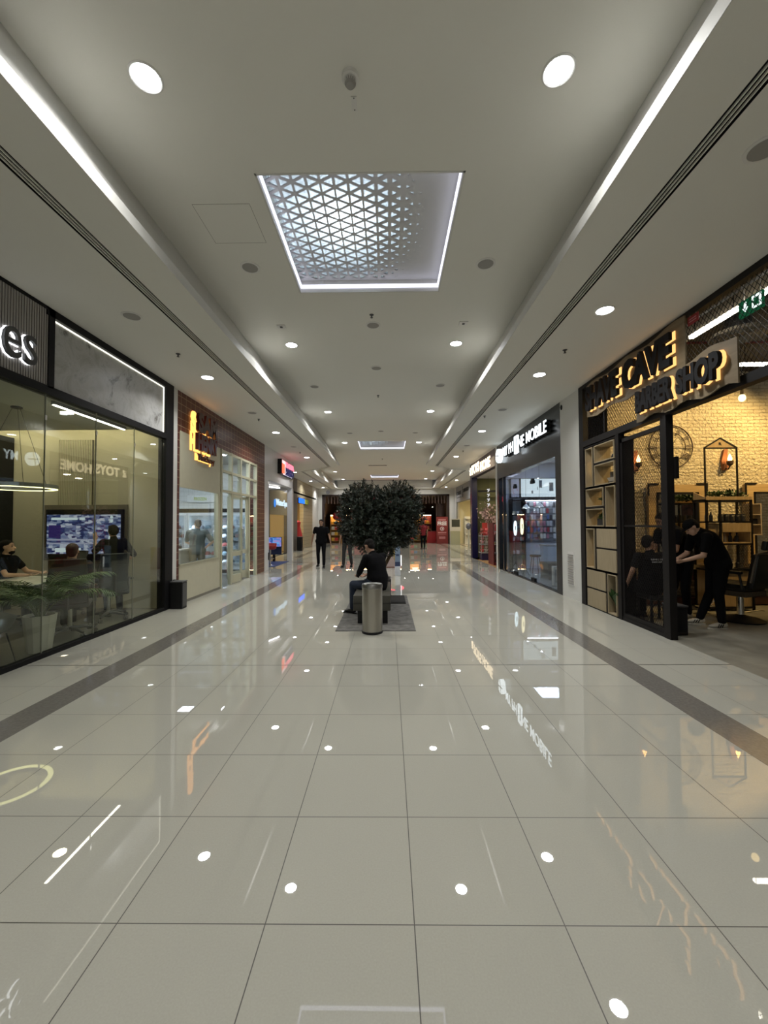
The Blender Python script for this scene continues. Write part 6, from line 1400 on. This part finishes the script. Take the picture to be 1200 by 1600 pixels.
# office: seated man from behind, standing pointing person, man at left
OSIT = dict(SIT, che=V(0, .0, .92), nek=V(0, .0, 1.09), hed=V(0, .03, 1.24), hf=V(0, 1, .1), shL=V(-.20, 0, 1.04), shR=V(.20, 0, 1.04), elL=V(-.27, .06, .80), elR=V(.27, .06, .80), wrL=V(-.26, .28, .74), wrR=V(.26, .28, .74))
person('short haired man in a dark jacket seated in the swivel chair, back to the corridor', -4.63, 5.94, .45, dict(OSIT), s=.98, shirt=NAVYC, sleeve=1.9, skin=SKIN2, hair=mat('brown hair', (.03, .018, .012), rough=.7))
person('bob haired person in a black top standing and pointing at the wall screen', -4.90, 7.25, 1.05, dict(elR=V(.30, -.14, 1.13), wrR=V(.17, -.02, .98), elL=V(-.22, .24, 1.22), wrL=V(-.16, .36, 1.42), hf=V(.1, 1, .12), nek=V(0, .01, 1.45), hed=V(0, .05, 1.60)), s=.93, shirt=BLACKC, sleeve=.95, skin=SKIN2, longhair=True, curl=.15, grip=dict(hL=V(0, .1, 1), nL=V(0, 1, 0), tL=V(1, 0, 0)))
person('bearded man in a black tee seated at the left end of the office table', -6.25, 6.62, -1.35, dict(OSIT, elR=V(.26, .16, .82), wrR=V(.16, .38, .80), wrL=V(-.2, .38, .80), elL=V(-.26, .16, .82)), s=1.0, beard=True, skin=SKIN2)
office_chair('dark swivel chair under the bearded man at the left of the office table', -6.25, 6.55, -1.35, .5)
# barber shop people
t_ = person('man in a printed black tee seated behind the mesh door, head turned right', 4.22, 6.66, .1, dict(OSIT, hf=V(1, .35, -.05), elL=V(-.30, .0, .80), wrL=V(-.30, .12, .60), wrR=V(.2, .36, .66)), s=1.02, fat=1.15, beard=True, sleeve=.6)
g = G(); g.text('SHAVE CAVE', .20, .028, lambda u, v, w: (-.10 + u, -.150 - w, 1.00 + v), .004, .01).text('BARBER SHOP', .16, .02, lambda u, v, w: (-.08 + u, -.150 - w, .965 + v), .004, .01); g.obj('shirt_print', mat('print white', (.5, .5, .5)), t_)
BEND = dict(pel=V(0, -.10, .93), wai=V(0, -.06, 1.07), che=V(0, .03, 1.26), nek=V(0, .15, 1.40), hed=V(0, .26, 1.46), hf=V(0, .75, -.75), shL=V(-.18, .15, 1.33), shR=V(.18, .15, 1.33), elL=V(-.20, .22, 1.06), elR=V(.20, .22, 1.06), wrL=V(-.10, .42, .98), wrR=V(.10, .42, .98), hiL=V(-.09, -.08, .90), hiR=V(.09, -.08, .90), knL=V(-.11, -.02, .49), knR=V(.11, -.04, .49), anL=V(-.12, -.05, .09), anR=V(.14, .10, .09), tL=V(-.14, .10, .03), tR=V(.16, .25, .03))
person('barber in a black tee and cap bending forward over his work, in white striped sneakers', 4.96, 6.35, 1.45, BEND, s=1.04, cap=True, stripes3=True, shoe=WSH, sole=WSH, skin=SKIN2, sleeve=.7, curl=.8, fat=1.1)
person('second barber in black with white shoes, mostly hidden behind the bending barber', 4.86, 6.95, 1.75, dict(BEND, hed=V(0, .26, 1.50), hf=V(0, 1, -.5), nek=V(0, .14, 1.41)), s=1.08, shoe=WSH, sole=WSH, skin=SKIN, curl=.8)
person('person in dark clothes cut off by the right edge, beside the product cabinet', 6.52, 6.55, 1.9, BEND, s=1.0, skin=SKIN, fat=1.2)

# ================================================================== CENTRE: bench, bin, rug, tree
t = thing('area_rug', (-.2, 7.6, 0), 'grey rectangular rug under the bench', 'rug')
RUG = mat('grey rug', (.13, .125, .115), rough=.95, noise=.35, nscale=9, bump=.4, bscale=150)
B(-.80, .40, 6.13, 9.1, 0, .008).obj('rug', RUG, t, W=True)
t = thing('floor_grille', (.17, 8.55, .008), 'dark slotted mat on the rug behind the bench', 'mat')
g = B(.02, .34, 8.15, 8.95, .008, .03)
g.obj('mat', mat('slotted dark', (.03, .028, .026), rough=.7), t, W=True); g = G()
for k in range(12): g.box(.03, .33, 8.17 + k * .065, 8.17 + k * .065 + .03, .03, .045)
g.obj('slat', mat('slotted dark', (0, 0, 0)), t, W=True)
t = thing('bench', (-.27, 7.3, 0), 'backless olive grey upholstered bench on black legs behind the steel bin', 'bench')
BU = mat('bench vinyl', (.055, .052, .04), rough=.45, bump=.15, bscale=90)
B(-.57, .03, 6.55, 8.10, .21, .455, .012).obj('seat', BU, t, W=True, smooth=True)
B(-.575, .035, 6.54, 8.11, .33, .336).obj('seam', BLACK, t, W=True)
for x in (-.50, -.10):
    for y in (6.58, 7.98): B(x, x + .08, y, y + .08, 0.008, .21).obj('leg', BLACK, t, W=True)
t = thing('waste_bin', (-.245, 6.07, 0), 'round brushed steel bin with a grey rim at the near end of the bench', 'bin')
BS_ = metal('brushed steel', (.42, .40, .36), .28)
G().lathe((0, 0, 0), [(.150, .0), (.155, .005), (.155, .03), (.148, .035)], 48).obj('base_ring', BLACK, t, smooth=True)
G().lathe((0, 0, 0), [(.149, .035), (.149, .655)], 64, cap=False).obj('body', BS_, t, smooth=True)
G().lathe((0, 0, 0), [(.1495, .655), (.154, .66), (.154, .70), (.148, .715), (.12, .70), (.105, .64), (.105, .60)], 48, cap=False).obj('rim', metal('rim steel', (.35, .35, .34), .35), t, smooth=True)
G().lathe((0, 0, .30), [(.0, 0), (.105, 0), (.105, .33), (.10, .33)], 32, cap=False).obj('liner', BLACK, t)
# tree with a two lobed crown
t = thing('tree', (-.17, 8.95, 0), 'dark green artificial tree with a dense two lobed crown behind the bench', 'tree')
B(-.25, .22, -.22, .22, 0.009, .42, .015).obj('planter', mat('planter dark', (.035, .033, .03), rough=.5), t)
B(-.22, .19, -.19, .19, .40, .425).obj('soil', mat('soil', (0, 0, 0)), t)
rnd = random.Random(11); g = G(); gb = G()
g.tube([(-.04, 0, .4), (-.10, 0, .62), (-.22, .02, .85), (-.30, .02, 1.15), (-.36, 0, 1.6)], [.045, .04, .035, .03, .02], 10); g.tube([(.02, 0, .4), (.07, 0, .65), (.20, -.02, .9), (.32, 0, 1.2), (.40, 0, 1.6)], [.045, .04, .036, .03, .02], 10); g.tube([(0, 0, .4), (.0, .05, .9), (.02, .05, 1.5)], [.03, .026, .02], 8)
lobes = [(Vector((-.38, 0, 1.78)), Vector((.52, .48, .66))), (Vector((.36, -.02, 1.80)), Vector((.50, .48, .64))), (Vector((-.02, .02, 1.48)), Vector((.70, .5, .50))), (Vector((.0, 0, 1.3)), Vector((.62, .42, .34)))]
gl = G()
def twig(b, d, L):
    pts = [b]; dd = d.copy()
    for k in range(3): dd = (dd + Vector((rnd.uniform(-.25, .25), rnd.uniform(-.25, .25), .10))).normalized(); pts.append(pts[-1] + dd * L / 3)
    gb.tube(pts, [.004, .0035, .003, .0015], 4, cap=False)
    for k in range(17):
        q = rnd.uniform(.1, 3.0); i = min(2, int(q)); p = pts[i].lerp(pts[i + 1], q - i); ax = (pts[i + 1] - pts[i]).normalized()
        side = ax.orthogonal().normalized(); side.rotate(Matrix.Rotation(rnd.uniform(0, 2 * PI), 3, ax)); ld = (side + ax * rnd.uniform(.4, 1.3)).normalized(); l = rnd.uniform(.04, .07); w = ld.cross(ax).normalized() * l * .2
        m_ = p + ld * l * .5; gl.add([p, m_ - w, p + ld * l, m_ + w], [(0, 1, 2, 3)])
for k in range(3300):
    c, r = lobes[rnd.choice((0, 0, 0, 1, 1, 1, 2, 2, 3))]; n = Vector([rnd.gauss(0, 1) for _ in range(3)]).normalized(); f = rnd.uniform(.55, .97)
    b = c + Vector((n.x * r.x, n.y * r.y, n.z * r.z)) * f
    if b.z < .98: b.z = .98 + rnd.uniform(0, .1)
    d = (n + Vector((0, 0, .35))).normalized(); twig(b, d, rnd.uniform(.10, .20))
for cc, hh in ((-.50, 2.36), (-.22, 2.42), (.30, 2.42), (.55, 2.40), (.66, 2.30), (-.78, 2.22), (.78, 2.14)):
    for k in range(5): twig(Vector((cc + rnd.uniform(-.05, .05), rnd.uniform(-.15, .15), hh - .22)), Vector((rnd.uniform(-.3, .3) + cc * .4, 0, 1)).normalized(), .26)
g.obj('trunk', BARK, t, smooth=True); gb.obj('twig', BARK, t, fix=False); gl.obj('foliage', LEAF, t, fix=False)
# things behind the tree
t = thing('folding_board', (.08, 14.9, 0), 'pale pink and gold folded display board behind the seated man', 'display')
g = G().prism([(-.16, .0), (.17, .0), (.17, .1), (-.02, .75), (-.16, .75)], 'Y', -.04, .04); g.obj('pink_panel', mat('pale pink', (.42, .32, .29), rough=.3), t)
g = G().prism([(.0, .72), (.17, .14), (.17, .78), (.02, .78)], 'Y', -.045, .045); g.obj('gold_panel', mat('gold panel', (.42, .30, .10), rough=.3), t)
B(-.17, .18, -.06, .06, 0, .03).obj('foot', mat('red brown', (.15, .04, .02)), t)
t = thing('display_totem', (.27, 12.6, 0), 'slim white and blue printed stand right of the seated man', 'display')
B(-.08, .09, -.08, .08, 0, .28, .005).obj('base', mat('totem white', (.6, .62, .66)), t); B(-.075, .085, -.03, .03, .28, .95).obj('panel', mat('totem blue', (.20, .27, .38)), t); B(-.075, .085, -.035, -.03, .28, .42).box(-.04, .05, -.035, -.03, .6, .66).obj('print', mat('totem navy', (.03, .05, .12)), t)
B(.10, .13, -.02, .02, .3, .62).obj('side_light', emit('totem lamp', (1, 1, 1), 0.6), t)
clean(0)
